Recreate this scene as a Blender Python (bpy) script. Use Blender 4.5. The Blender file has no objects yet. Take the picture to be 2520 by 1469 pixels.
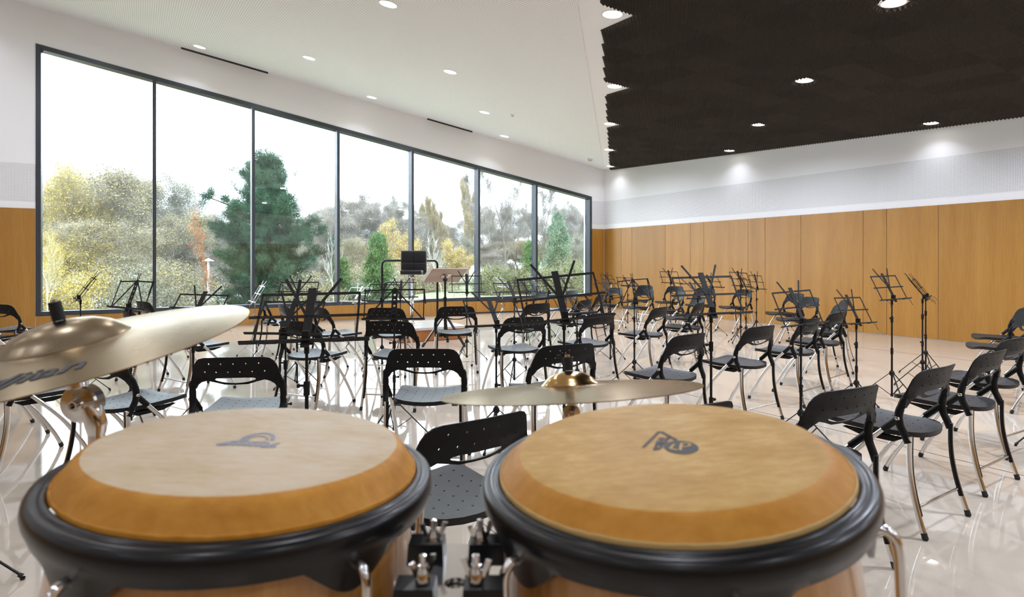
import bpy, bmesh, math, random
import numpy as np
from mathutils import Vector, Matrix
from mathutils.geometry import delaunay_2d_cdt
random.seed(7); rng = np.random.default_rng(7)
PI = math.pi
S = bpy.context.scene
COL = S.collection

# ------------------------------------------------------------------ camera, sky, exposure
EYE = 1.30
cd = bpy.data.cameras.new('camera'); cam = bpy.data.objects.new('camera', cd); COL.objects.link(cam)
cam.location = (0, 0, EYE); cam.rotation_euler = (PI/2, 0, 0)
cd.sensor_width = 36; cd.lens = 1508/2520*36
cd.shift_y = -88.5/2520
cd.clip_start = .02; cd.clip_end = 400
cd.dof.use_dof = True; cd.dof.focus_distance = 4.2; cd.dof.aperture_fstop = 7.5
S.camera = cam
S.view_settings.view_transform = 'Standard'; S.view_settings.look = 'None'
S.view_settings.gamma = 1; S.view_settings.use_curve_mapping = False
S.view_settings.exposure = 0.30
w = bpy.data.worlds.new('overcast_sky'); S.world = w; w.use_nodes = True
wn = w.node_tree.nodes; wl = w.node_tree.links
bg = wn['Background']; bg.inputs[0].default_value = (.79, .90, 1.02, 1); bg.inputs[1].default_value = 5.6
S.cycles.use_denoising = True
S.cycles.max_bounces = 8; S.cycles.diffuse_bounces = 4; S.cycles.glossy_bounces = 4
S.cycles.transmission_bounces = 4; S.cycles.transparent_max_bounces = 12
S.cycles.caustics_reflective = False; S.cycles.caustics_refractive = False
LAMP_W = 24.0
LAMP_COL = (.90, .96, 1.10)

# ------------------------------------------------------------------ helpers
CORNER = Vector((2.66, 17.66, 0)); D1 = Vector((.856, .517, 0)); D2 = Vector((-.517, .856, 0))
D1.normalize(); D2.normalize()
def W(u, v, z=0):
    """room point: u metres from the far corner along the window wall, v along the timber wall"""
    p = CORNER - D1*u - D2*v
    return Vector((p.x, p.y, z))
ROT_W = math.atan2(-D1.y, -D1.x)
def zA(u, v): return 3.96+.146*u-.127*v
def zB(u, v): return 3.97+.052*u-.045*v

class MB:
    def __init__(s): s.v = []; s.f = []; s.sm = []
    def add(s, vs, fs, smooth=False):
        n = len(s.v); s.v += [tuple(p) for p in vs]; s.f += [tuple(i+n for i in f) for f in fs]; s.sm += [smooth]*len(fs)
        return s
    def hexa(s, p):  # 8 corners: bottom 4 ccw, top 4 ccw
        return s.add(p, [(3,2,1,0),(4,5,6,7),(0,1,5,4),(1,2,6,5),(2,3,7,6),(3,0,4,7)])
    def box(s, c, d, M=None):
        x, y, z = [k/2 for k in d]
        p = [Vector(q) for q in ((-x,-y,-z),(x,-y,-z),(x,y,-z),(-x,y,-z),(-x,-y,z),(x,-y,z),(x,y,z),(-x,y,z))]
        if M is not None: p = [M @ q for q in p]
        return s.hexa([q+Vector(c) for q in p])
    def bar(s, a, b, wd, th, up=(0,0,1)):
        a = Vector(a); b = Vector(b); t = (b-a).normalized(); n = Vector(up); n = (n-t*n.dot(t))
        if n.length < 1e-4: n = Vector((1,0,0))-t*t.x
        n.normalize(); q = t.cross(n)
        o = [q*(sx*wd/2)+n*(sy*th/2) for sx, sy in ((-1,-1),(1,-1),(1,1),(-1,1))]
        return s.hexa([a+k for k in o]+[b+k for k in o])
    def tube(s, pts, r, n=8, cap=True):
        pts = [Vector(p) for p in pts]; m = len(pts)
        rr = r if isinstance(r, (list, tuple)) else [r]*m
        vs = []; ref = None
        for i, p in enumerate(pts):
            t = (pts[min(i+1, m-1)]-pts[max(i-1, 0)]).normalized()
            if ref is None:
                ref = Vector((0,0,1)) if abs(t.z) < .9 else Vector((1,0,0))
            a = (ref-t*ref.dot(t)).normalized(); ref = a; b = t.cross(a)
            for k in range(n):
                g = 2*PI*k/n; vs.append(p+(a*math.cos(g)+b*math.sin(g))*rr[i])
        fs = [(i*n+k, i*n+(k+1) % n, (i+1)*n+(k+1) % n, (i+1)*n+k) for i in range(m-1) for k in range(n)]
        s.add(vs, fs, True)
        if cap:
            s.add(vs[:n], [tuple(range(n-1, -1, -1))]); s.add(vs[-n:], [tuple(range(n))])
        return s
    def lathe(s, prof, n=32, M=None, smooth=True):
        vs = []; m = len(prof)
        for r, z in prof:
            for k in range(n):
                g = 2*PI*k/n; vs.append(Vector((r*math.cos(g), r*math.sin(g), z)))
        if M is not None: vs = [M @ q for q in vs]
        return s.add(vs, [(i*n+k, i*n+(k+1) % n, (i+1)*n+(k+1) % n, (i+1)*n+k) for i in range(m-1) for k in range(n)], smooth)
    def mesh(s, name, sharp=52):
        me = bpy.data.meshes.new(name); me.from_pydata(s.v, [], s.f); me.update()
        if any(s.sm):
            me.polygons.foreach_set('use_smooth', s.sm)
            try: me.set_sharp_from_angle(angle=math.radians(sharp))
            except Exception: pass
        return me
def plate(outline, holes=(), th=.01, grid=None, warp=None, thick_dir=(0,0,-1), tf_=None):
    """flat plate with real holes, triangulated, then bent by warp(x, y) -> point and normal offset"""
    pts = []; edges = []
    def loop(l):
        n = len(pts); pts.extend(Vector((p[0], p[1])) for p in l)
        edges.extend((n+i, n+(i+1) % len(l)) for i in range(len(l)))
    loop(outline)
    for h in holes: loop(h)
    def inside(p, poly):
        c = False; j = len(poly)-1
        for i in range(len(poly)):
            a, b = poly[i], poly[j]
            if (a[1] > p[1]) != (b[1] > p[1]) and p[0] < (b[0]-a[0])*(p[1]-a[1])/(b[1]-a[1])+a[0]: c = not c
            j = i
        return c
    if grid:
        xs = [p[0] for p in outline]; ys = [p[1] for p in outline]
        x = min(xs)+grid/2
        while x < max(xs):
            y = min(ys)+grid/2
            while y < max(ys):
                if inside((x, y), outline) and not any(inside((x, y), h) for h in holes): pts.append(Vector((x, y)))
                y += grid
            x += grid
    vo, eo, fo, *_ = delaunay_2d_cdt(pts, edges, [], 0, 1e-6)
    tris = []
    for f in fo:
        c = sum((vo[i] for i in f), Vector((0, 0)))/len(f)
        if inside(c, outline) and not any(inside(c, h) for h in holes): tris.append(tuple(f))
    wv = warp or (lambda x, y: Vector((x, y, 0)))
    top = [wv(p[0], p[1]) for p in vo]; td = Vector(thick_dir)*th
    bot = [p+(td*tf_(q[0], q[1]) if tf_ else td) for p, q in zip(top, vo)]; n = len(top)
    cnt = {}
    for t in tris:
        for i in range(len(t)): 
            k = (t[i], t[(i+1) % len(t)]); cnt[k] = 1
    side = [k for k in cnt if (k[1], k[0]) not in cnt]
    m = MB()
    m.add(top, tris, True); m.add(bot, [tuple(reversed(t)) for t in tris], True)
    m.add(top+bot, [(b, a, a+n, b+n) for a, b in side])
    return m
def ngon(x, y, r, n=6): return [(x+r*math.cos(2*PI*k/n), y+r*math.sin(2*PI*k/n)) for k in range(n)]
def link(name, data, parent=None, loc=None):
    o = bpy.data.objects.new(name, data); COL.objects.link(o)
    if parent is not None: o.parent = parent
    if loc is not None: o.location = loc
    return o
def obj(name, mb, mat, parent=None, kind=None):
    me = mb.mesh(name) if isinstance(mb, MB) else mb
    if mat is not None and len(me.materials) == 0: me.materials.append(mat)
    o = link(name, me, parent)
    if kind: o['kind'] = kind
    return o
def tag(o, label, cat, group=None, kind=None):
    o['label'] = label; o['category'] = cat
    if group: o['group'] = group
    if kind: o['kind'] = kind
    return o
def thing(name, label, cat, loc=(0,0,0), rz=0, group=None):
    o = link(name, None); o.location = loc; o.rotation_euler = (0, 0, rz); o.empty_display_size = .1
    return tag(o, label, cat, group)
def struct(name, mb, mat, parent=None): return obj(name, mb, mat, parent, None if parent else 'structure')
KIDS = {}
def kids(o):
    return [c for c in COL.objects if c.parent == o]
def copy_tree(src, tree=None):
    """copy a thing with its parts and their sub-parts, sharing meshes"""
    r = src.copy(); COL.objects.link(r)
    for c, subs in tree:
        cc = c.copy(); COL.objects.link(cc); cc.parent = r
        for g in subs:
            gg = g.copy(); COL.objects.link(gg); gg.parent = cc
    return r
def get_tree(src): return [(c, kids(c)) for c in kids(src)]

# ------------------------------------------------------------------ materials
def mat(name, col=(.5,.5,.5), rough=.5, metal=0, spec=.5, coat=0, coat_r=.05, aniso=0):
    m = bpy.data.materials.new(name); m.use_nodes = True
    b = m.node_tree.nodes['Principled BSDF']
    b.inputs['Base Color'].default_value = (*col, 1); b.inputs['Roughness'].default_value = rough
    b.inputs['Metallic'].default_value = metal; b.inputs['Specular IOR Level'].default_value = spec
    b.inputs['Coat Weight'].default_value = coat; b.inputs['Coat Roughness'].default_value = coat_r
    b.inputs['Anisotropic'].default_value = aniso
    return m
class NT:
    def __init__(s, m): s.m = m; s.t = m.node_tree; s.b = s.t.nodes['Principled BSDF']
    def n(s, typ, **k):
        x = s.t.nodes.new(typ)
        for a, v in k.items(): setattr(x, a, v)
        return x
    def l(s, a, b): s.t.links.new(a, b)
    def math(s, op, a, b=None, clamp=False):
        x = s.n('ShaderNodeMath', operation=op); x.use_clamp = clamp
        for i, v in enumerate((a, b)):
            if v is None: continue
            if isinstance(v, (int, float)): x.inputs[i].default_value = v
            else: s.l(v, x.inputs[i])
        return x.outputs[0]
    def pos(s): return s.n('ShaderNodeNewGeometry').outputs['Position']
    def objc(s): return s.n('ShaderNodeTexCoord').outputs['Object']
    def dot(s, p, vec):
        x = s.n('ShaderNodeVectorMath', operation='DOT_PRODUCT'); s.l(p, x.inputs[0]); x.inputs[1].default_value = vec
        return x.outputs['Value']
    def noise(s, p, scale, vec=(1,1,1), detail=4, rough=.5, rot=(0,0,0)):
        mp = s.n('ShaderNodeMapping'); mp.inputs['Scale'].default_value = vec; mp.inputs['Rotation'].default_value = rot
        s.l(p, mp.inputs['Vector'])
        x = s.n('ShaderNodeTexNoise'); x.inputs['Scale'].default_value = scale; x.inputs['Detail'].default_value = detail
        x.inputs['Roughness'].default_value = rough; s.l(mp.outputs[0], x.inputs['Vector']); return x.outputs['Fac']
    def ramp(s, f, stops):
        x = s.n('ShaderNodeValToRGB'); e = x.color_ramp.elements
        while len(e) < len(stops): e.new(.5)
        for i, (p, c) in enumerate(stops): e[i].position = p; e[i].color = (*c, 1)
        s.l(f, x.inputs[0]); return x.outputs[0]
    def mix(s, f, a, b, mode='MIX'):
        x = s.n('ShaderNodeMix', data_type='RGBA', blend_type=mode)
        for i, v in ((0, f), (6, a), (7, b)):
            if isinstance(v, (int, float)): x.inputs[i].default_value = v
            elif isinstance(v, tuple): x.inputs[i].default_value = (*v, 1)
            else: s.l(v, x.inputs[i])
        return x.outputs[2]
    def bump(s, h, st=.1, dist=.01):
        x = s.n('ShaderNodeBump'); x.inputs['Strength'].default_value = st; x.inputs['Distance'].default_value = dist
        s.l(h, x.inputs['Height']); s.l(x.outputs[0], s.b.inputs['Normal'])
    def col(s, c): s.l(c, s.b.inputs['Base Color'])
    def rough(s, c): s.l(c, s.b.inputs['Roughness'])
M = {}
M['plaster'] = mat('white_plaster', (.87, .87, .88), .75, spec=.25)
M['plaster_b'] = mat('white_board', (.88, .88, .89), .7, spec=.25)
def perforated(name, ax1, ax2, pitch, rad, base=(.86,.86,.87), dark=(.22,.22,.23)):
    m = mat(name, base, .75, spec=.25); n = NT(m); p = n.pos()
    f = []
    for a in (ax1, ax2):
        x = n.math('FRACT', n.math('MULTIPLY', n.dot(p, a), 1/pitch)); x = n.math('SUBTRACT', x, .5); f.append(n.math('MULTIPLY', x, x))
    d = n.math('SQRT', n.math('ADD', f[0], f[1])); h = n.math('LESS_THAN', d, rad/pitch)
    n.col(n.mix(h, base, dark)); return m
M['perf_wall_r'] = perforated('perforated_board_right', tuple(D2), (0,0,1), .0205, .0052)
M['perf_wall_l'] = perforated('perforated_board_left', tuple(D1), (0,0,1), .0205, .0052)
M['perf_ceil'] = perforated('perforated_ceiling', tuple(D1), tuple(D2), .03, .0065, (.87,.87,.88), (.42,.42,.42))
def wood(name, c0, c1, c2, sc=1, rough=.36, axis='z', var=.16, coord='pos', spec=.5, coat=0):
    m = mat(name, c1, rough, spec=spec, coat=coat); n = NT(m)
    p = n.pos() if coord == 'pos' else n.objc()
    v = {'z': (26,26,.9), 'x': (.9,26,26), 'y': (26,.9,26)}[axis]
    v2 = {'z': (5,5,.35), 'x': (.35,5,5), 'y': (5,.35,5)}[axis]
    a = n.noise(p, 3.2*sc, v, 6, .65); b = n.noise(p, 1.1*sc, v2, 3, .5)
    f = n.math('ADD', n.math('MULTIPLY', a, .55), n.math('MULTIPLY', b, .45))
    c = n.ramp(f, [(.34, c0), (.5, c1), (.66, c2)])
    r = n.n('ShaderNodeObjectInfo').outputs['Random']
    k = n.math('ADD', n.math('MULTIPLY', r, var), 1-var/2)
    x = n.n('ShaderNodeVectorMath', operation='SCALE'); n.l(c, x.inputs[0]); n.l(k, x.inputs['Scale'])
    n.col(x.outputs[0]); return m
M['oak'] = wood('oak_veneer', (.32,.142,.022), (.38,.182,.033), (.44,.225,.048))
M['shell'] = wood('conga_shell_wood', (.34,.14,.03), (.46,.21,.05), (.56,.29,.085), sc=.8, rough=.25, coord='obj', var=0, coat=.6)
M['podium_top'] = wood('podium_top_laminate', (.50,.48,.45), (.55,.52,.49), (.60,.57,.53), axis='x', rough=.12, var=0, spec=.5)
M['podium_side'] = wood('podium_side_wood', (.32,.10,.02), (.38,.13,.03), (.44,.17,.04), rough=.35, var=0)
M['desk_wood'] = wood('conductor_desk_wood', (.30,.21,.16), (.36,.26,.20), (.42,.32,.25), axis='x', coord='obj', var=0)
m = M['floor'] = mat('polished_terrazzo', (.6,.53,.45), .1, spec=.6); n = NT(m); p = n.pos()
vo = n.n('ShaderNodeTexVoronoi'); vo.inputs['Scale'].default_value = 90; n.l(p, vo.inputs['Vector'])
spk = n.math('LESS_THAN', vo.outputs['Distance'], .16)
wv = n.noise(p, .9, (1,1,1), 5, .6)
base = n.ramp(wv, [(.3, (.52,.445,.36)), (.7, (.575,.50,.41))])
rr = n.n('ShaderNodeSeparateColor'); n.l(vo.outputs['Color'], rr.inputs[0])
sel = n.math('MULTIPLY', spk, n.math('GREATER_THAN', rr.outputs[0], .72))
n.col(n.mix(n.math('MULTIPLY', sel, .45), base, (.25,.2,.17)))
n.rough(n.math('ADD', n.math('MULTIPLY', n.noise(p, 5, (1,1,1), 3), .045), .018))
n.bump(n.noise(p, 1.6, (1,1,1), 2), .035, .02)
M['joint'] = mat('floor_joint_metal', (.12,.11,.10), .35, metal=.6)
M['alu'] = mat('anthracite_aluminium', (.045,.052,.062), .38, metal=.35, spec=.6)
M['black_plastic'] = mat('black_plastic', (.0045,.0044,.0045), .46, spec=.20)
n = NT(M['black_plastic']); n.bump(n.noise(n.objc(), 700, (1,1,1), 2), .12, .0008)
M['seat_plastic'] = mat('black_seat_plastic', (.009,.0083,.008), .42, spec=.34)
n = NT(M['seat_plastic']); n.bump(n.noise(n.objc(), 700, (1,1,1), 2), .12, .0008)
M['chrome'] = mat('chrome', (.74,.73,.72), .10, metal=1)
M['chrome_leg'] = mat('polished_steel_tube', (.72,.71,.70), .15, metal=1)
M['rubber'] = mat('black_rubber', (.012,.012,.012), .7)
M['stand_black'] = mat('black_painted_steel', (.009,.008,.0075), .5, spec=.22)
M['stand_steel'] = mat('silver_steel', (.55,.56,.58), .3, metal=1)
M['rim'] = mat('black_powder_coat', (.006,.006,.0065), .30, spec=.35, coat=.08, coat_r=.15)
m = M['foam'] = mat('charcoal_foam', (.028,.024,.021), .9, spec=.1); n = NT(m)
r = n.n('ShaderNodeObjectInfo').outputs['Random']
x = n.n('ShaderNodeVectorMath', operation='SCALE'); x.inputs[0].default_value = (.058,.050,.044); n.l(n.math('ADD', n.math('MULTIPLY', r, .22), .88), x.inputs['Scale']); n.col(x.outputs[0])
def emis(name, col, st):
    m = bpy.data.materials.new(name); m.use_nodes = True; b = m.node_tree.nodes['Principled BSDF']
    b.inputs['Base Color'].default_value = (.9,.9,.9,1); b.inputs['Emission Color'].default_value = (*col, 1); b.inputs['Emission Strength'].default_value = st
    return m
M['lamp'] = emis('lamp_diffuser', (1,.93,.84), 7)
M['trim_white'] = mat('white_lamp_trim', (.8,.8,.8), .4)
M['cream'] = mat('cream_plastic', (.62,.58,.47), .5)
M['socket'] = mat('white_socket_plastic', (.78,.78,.77), .35)
M['dark'] = mat('dark_recess', (.02,.02,.02), .6)
# glass: thin clear pane, mirror reflection by Fresnel
m = M['glass'] = bpy.data.materials.new('window_glass'); m.use_nodes = True; t = m.node_tree; t.nodes.clear()
o_ = t.nodes.new('ShaderNodeOutputMaterial'); mx = t.nodes.new('ShaderNodeMixShader'); tr = t.nodes.new('ShaderNodeBsdfTransparent')
gl = t.nodes.new('ShaderNodeBsdfGlossy')
def _mt(op, a, b=None):
    x = t.nodes.new('ShaderNodeMath'); x.operation = op
    for i, v in enumerate((a, b)):
        if v is None: continue
        if isinstance(v, (int, float)): x.inputs[i].default_value = v
        else: t.links.new(v, x.inputs[i])
    return x.outputs[0]
ge = t.nodes.new('ShaderNodeNewGeometry'); dp = t.nodes.new('ShaderNodeVectorMath'); dp.operation = 'DOT_PRODUCT'
t.links.new(ge.outputs['Normal'], dp.inputs[0]); t.links.new(ge.outputs['Incoming'], dp.inputs[1])
schlick = _mt('ADD', _mt('MULTIPLY', _mt('POWER', _mt('SUBTRACT', 1.0, _mt('ABSOLUTE', dp.outputs['Value'])), 5.0), .96), .04)
tr.inputs[0].default_value = (.975,.99,.98,1); gl.inputs['Roughness'].default_value = 0; gl.inputs[0].default_value = (.9,.95,1,1)
t.links.new(schlick, mx.inputs[0]); t.links.new(tr.outputs[0], mx.inputs[1]); t.links.new(gl.outputs[0], mx.inputs[2]); t.links.new(mx.outputs[0], o_.inputs[0])
# cymbal bronze with lathe grooves
m = M['bronze'] = mat('cymbal_bronze', (.70,.57,.40), .24, metal=1); n = NT(m); p = n.objc()
ln = n.n('ShaderNodeVectorMath', operation='LENGTH'); n.l(p, ln.inputs[0])
cmb = n.n('ShaderNodeCombineXYZ'); n.l(ln.outputs['Value'], cmb.inputs[0])
g = n.noise(cmb.outputs[0], 420, (1,1,1), 4, .7)
n.bump(g, .10, .001)
n.rough(n.math('ADD', n.math('MULTIPLY', n.noise(p, 9, (1,1,1), 4), .16), .17))
n.col(n.ramp(n.noise(p, 6, (1,1,1), 5, .6), [(.3, (.26,.20,.13)), (.7, (.35,.285,.20))])); n.b.inputs['Specular Tint'].default_value = (.80, .735, .64, 1)
M['bell'] = mat('cymbal_bell_bronze', (.58,.36,.14), .16, metal=1)
M['ink'] = mat('printed_ink', (.05,.048,.05), .6)
M['ink_blue'] = mat('faded_blue_ink', (.27,.285,.34), .6)
def skin(name, c0, c1, c2):
    m = mat(name, c1, .52, spec=.22); n = NT(m); p = n.objc()
    a = n.noise(p, 16, (1,1,1), 5, .6); b = n.noise(p, 55, (1,2.2,1), 3, .6)
    f = n.math('ADD', n.math('MULTIPLY', a, .6), n.math('MULTIPLY', b, .4))
    n.col(n.ramp(f, [(.36, c0), (.5, c1), (.64, c2)])); n.bump(b, .05, .001); return m
M['skin_r'] = skin('ochre_drum_skin', (.44,.235,.050), (.51,.295,.075), (.60,.385,.135))
M['skin_l'] = skin('pale_worn_drum_skin', (.50,.36,.20), (.56,.43,.28), (.60,.49,.35))
M['skin_side'] = skin('amber_skin_collar', (.44,.18,.018), (.54,.24,.03), (.62,.30,.05))
M['leather'] = mat('black_quilted_leather', (.012,.012,.014), .32, spec=.5)
M['skin_edge'] = mat('pale_skin_edge', (.60,.40,.15), .7)
M['skin_side_r'] = skin('ochre_skin_shaded_collar', (.46,.19,.02), (.54,.24,.03), (.60,.29,.05))  # same skin as the right head, shading of the steep side painted in
# outdoors
def leafm(name, c0, c1):
    m = mat(name, c0, .7, spec=.15); n = NT(m); n.col(n.ramp(n.noise(n.objc(), 1.7, (1,1,1), 5, .7), [(.35, c0), (.65, c1)]))
    return m
M['leaf_yellow'] = leafm('yellow_autumn_leaves', (.34,.27,.08), (.60,.47,.10))
M['leaf_olive'] = leafm('olive_leaves', (.22,.20,.10), (.40,.34,.16))
M['leaf_grey'] = leafm('grey_green_leaves', (.18,.20,.15), (.30,.31,.23))
M['twig'] = leafm('fine_twigs', (.26,.23,.20), (.36,.33,.29))
M['leaf_haze'] = leafm('sparse_hazy_leaves', (.26,.26,.19), (.36,.34,.25))
M['leaf_gold'] = leafm('golden_leaves', (.56,.40,.06), (.74,.55,.08))
M['leaf_rust'] = leafm('rust_leaves', (.38,.12,.03), (.50,.20,.06))
M['pine'] = leafm('pine_needles', (.025,.060,.034), (.065,.125,.066))
M['cypress'] = leafm('cypress_foliage', (.065,.135,.05), (.16,.255,.09))
M['bluefir'] = leafm('blue_green_conifer', (.10,.17,.11), (.22,.30,.18))
M['shrub'] = leafm('shrub_leaves', (.10,.13,.05), (.25,.27,.11))
M['bark'] = leafm('grey_bark', (.11,.095,.08), (.20,.175,.15))
M['bark_pale'] = leafm('birch_bark', (.60,.58,.53), (.78,.76,.72))
M['bark_dark'] = leafm('pine_bark', (.07,.05,.04), (.13,.09,.07))
M['grass'] = leafm('lawn_grass', (.15,.17,.09), (.24,.25,.14))
M['litter'] = leafm('leaf_litter', (.26,.20,.10), (.38,.31,.13))

# ------------------------------------------------------------------ room shell
UMAX, VMAX = 19.0, 19.0
WOOD_H, BAND0, BAND1 = 2.26, 2.39, 3.06
WU0, WU1, SILL = .462, 13.027, .345
def wtop(u): return 3.171+.1619*(u-WU0)
b = MB(); b.hexa([W(-.4,-.4,-.2), W(UMAX+.4,-.4,-.2), W(UMAX+.4,VMAX+.4,-.2), W(-.4,VMAX+.4,-.2), W(-.4,-.4,0), W(UMAX+.4,-.4,0), W(UMAX+.4,VMAX+.4,0), W(-.4,VMAX+.4,0)])
floor = struct('floor', b, M['floor'])
for i, u in enumerate((2.0, 6.8, 9.95, 14.6)):
    b = MB(); b.hexa([W(u,.02,.0004), W(u+.007,.02,.0004), W(u+.007,VMAX,.0004), W(u,VMAX,.0004), W(u,.02,.0012), W(u+.007,.02,.0012), W(u+.007,VMAX,.0012), W(u,VMAX,.0012)])
    struct('trim_%d' % (i+1), b, M['joint'])
def prism_uz(m, quad, v0, v1):  # quad of (u, z), extruded in v
    m.hexa([W(u, v1, z) for u, z in quad]+[W(u, v0, z) for u, z in quad]); return m
def prism_vz(m, quad, u0, u1):
    m.hexa([W(u0, v, z) for v, z in quad]+[W(u1, v, z) for v, z in quad]); return m
TH = .36
b = MB()
prism_uz(b, [(-TH,0),(WU0,0),(WU0,zA(WU0,0)+.3),(-TH,zA(-TH,0)+.3)], -TH, 0)
prism_uz(b, [(WU1,0),(UMAX,0),(UMAX,zA(UMAX,0)+.3),(WU1,zA(WU1,0)+.3)], -TH, 0)
prism_uz(b, [(WU0,0),(WU1,0),(WU1,SILL),(WU0,SILL)], -TH, 0)
prism_uz(b, [(WU0,wtop(WU0)),(WU1,wtop(WU1)),(WU1,zA(WU1,0)+.3),(WU0,zA(WU0,0)+.3)], -TH, 0)
wall_left = struct('wall_left', b, M['plaster'])
b = MB(); prism_vz(b, [(0,0),(VMAX,0),(VMAX,zB(0,VMAX)+.3),(0,zB(0,0)+.3)], -TH, 0)
wall_right = struct('wall_right', b, M['plaster'])
b = MB(); prism_vz(b, [(-TH,0),(VMAX+TH,0),(VMAX+TH,7.2),(-TH,7.2)], UMAX, UMAX+TH); wbl = struct('wall_back_left', b, M['plaster'])
b = MB(); prism_uz(b, [(0,0),(UMAX,0),(UMAX,6.2),(0,6.2)], VMAX, VMAX+TH); wb = struct('wall_back', b, M['plaster'])
# folded ceiling
UF = UMAX*0+16.55; KF = VMAX/UF
b = MB()
pa = [(0,0),(UMAX+.2,0),(UMAX+.2,VMAX),(UF,VMAX)]
b.hexa([W(u,v,zA(u,v)) for u, v in pa]+[W(u,v,zA(u,v)+.12) for u, v in pa])
ceiling_a = struct('ceiling', b, M['perf_ceil'])
b = MB(); pb = [(0,0),(UF,VMAX),(0,VMAX)]
vs = [W(u,v,zB(u,v)) for u, v in pb]+[W(u,v,zB(u,v)+.12) for u, v in pb]
b.add(vs, [(0,1,2),(5,4,3),(0,3,4,1),(1,4,5,2),(2,5,3,0)])
struct('ceiling', b, M['plaster_b'])
# perforated bands and timber panels
def band(parent, mat_, a0, a1, side):
    b = MB(); q = [(a0,BAND0),(a1,BAND0),(a1,BAND1),(a0,BAND1)]
    if side == 'r': prism_vz(b, q, -.004, .004)
    else: prism_uz(b, q, -.004, .004)
    obj('perforated_band', b, mat_, parent)
band(wall_right, M['perf_wall_r'], .01, VMAX-.01, 'r')
band(wall_left, M['perf_wall_l'], WU1+.005, UMAX-.01, 'l')
band(wall_left, M['perf_wall_l'], .01, WU0-.005, 'l')
jr = [0.0, .749, 1.177, 2.415, 3.251, 3.666, 4.904, 5.335, 6.164, 7.411, 7.829, 8.658, 9.90, 10.32, 11.15, 12.39, 12.81, 13.64, 14.88, 15.30, 16.13, 17.37, 17.79, 19.0]
def panel(parent, side, a0, a1, z0, z1):
    b = MB(); g = .004; q = [(a0+g,z0),(a1-g,z0),(a1-g,z1),(a0+g,z1)]
    if side == 'r': prism_vz(b, q, -.01, .016)
    else: prism_uz(b, q, -.01, .016)
    obj('timber_panel', b, M['oak'], parent)
for a, c in zip(jr[:-1], jr[1:]): panel(wall_right, 'r', max(a, .017), c, .012, WOOD_H)
panel(wall_left, 'l', .02, WU0-.004, .012, WOOD_H)
ju = [WU0]+[WU0+1.24*k for k in range(1, 10)]+[WU1]
for a, c in zip(ju[:-1], ju[1:]): panel(wall_left, 'l', a, c, .012, SILL-.004)
for a, c in ((WU1+.004, 14.26), (14.26, 15.5), (15.5, 16.74), (16.74, 17.98), (17.98, 19)): panel(wall_left, 'l', a, c, .012, WOOD_H)
for k in range(12):
    b = MB(); v0, v1 = k*1.58+.004, (k+1)*1.58-.004
    prism_vz(b, [(v0,.012),(v1,.012),(v1,WOOD_H),(v0,WOOD_H)], UMAX-.016, UMAX+.01); obj('timber_panel', b, M['oak'], wbl)
    b = MB(); prism_uz(b, [(v0,.012),(v1,.012),(v1,WOOD_H),(v0,WOOD_H)], VMAX-.016, VMAX+.01); obj('timber_panel', b, M['oak'], wb)
# ---- window: deep anthracite frame, seven panes
MUL = [11.2, 9.415, 7.645, 5.875, 4.085, 2.335]
win = link('window_1', None, None, W((WU0+WU1)/2, 0, SILL)); win['kind'] = 'structure'
def in_win(name, b, m_):
    o = obj(name, b, m_, win); o.matrix_parent_inverse = Matrix.Translation(-win.location); return o
FW = .075; VI, VO = .014, -.21     # frame from the wall face out to the glass
def jamb(u0, u1):
    b = MB(); prism_uz(b, [(u0,SILL),(u1,SILL),(u1,wtop(u1)),(u0,wtop(u0))], VO, VI); return b
in_win('frame_jamb', jamb(WU0, WU0+FW), M['alu']); in_win('frame_jamb', jamb(WU1-FW, WU1), M['alu'])
b = MB(); prism_uz(b, [(WU0+FW,SILL),(WU1-FW,SILL),(WU1-FW,SILL+.075),(WU0+FW,SILL+.075)], VO, VI); in_win('frame_sill', b, M['alu'])
b = MB(); prism_uz(b, [(WU0+FW,wtop(WU0+FW)-.085),(WU1-FW,wtop(WU1-FW)-.085),(WU1-FW,wtop(WU1-FW)),(WU0+FW,wtop(WU0+FW))], VO, VI); in_win('frame_head', b, M['alu'])
for u in MUL:
    b = MB(); u0, u1 = u-.03, u+.03
    prism_uz(b, [(u0,SILL+.075),(u1,SILL+.075),(u1,wtop(u1)-.085),(u0,wtop(u0)-.085)], VO, VI-.004); in_win('mullion', b, M['alu'])
edges_u = [WU0+FW]+sorted(MUL)+[WU1-FW]
for k, (a, c) in enumerate(zip(edges_u[:-1], edges_u[1:])):
    a2 = a+(.03 if k else 0); c2 = c-(.03 if k < 6 else 0)
    b = MB(); q = [(a2,SILL+.075),(c2,SILL+.075),(c2,wtop(c2)-.085),(a2,wtop(a2)-.085)]
    prism_uz(b, q, VO+.015, VO+.04); in_win('pane', b, M['glass'])
# linear air slots at the head of the window wall
for i, (u0, u1, lb) in enumerate(((9.15, 10.75, 'long slim black air slot in the ceiling edge above the left panes'), (4.35, 5.55, 'short slim black air slot in the ceiling edge above the right panes'))):
    b = MB(); vs = []
    for z in (.0, .03):
        vs += [W(u0,.10,zA(u0,.10)-z), W(u1,.10,zA(u1,.10)-z), W(u1,.15,zA(u1,.15)-z), W(u0,.15,zA(u0,.15)-z)]
    b.hexa(vs[4:]+vs[:4]); c0 = W((u0+u1)/2, .12, zA((u0+u1)/2, .12))
    o = obj('air_slot', b, M['dark'], ceiling_a); o['label'] = lb

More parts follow.
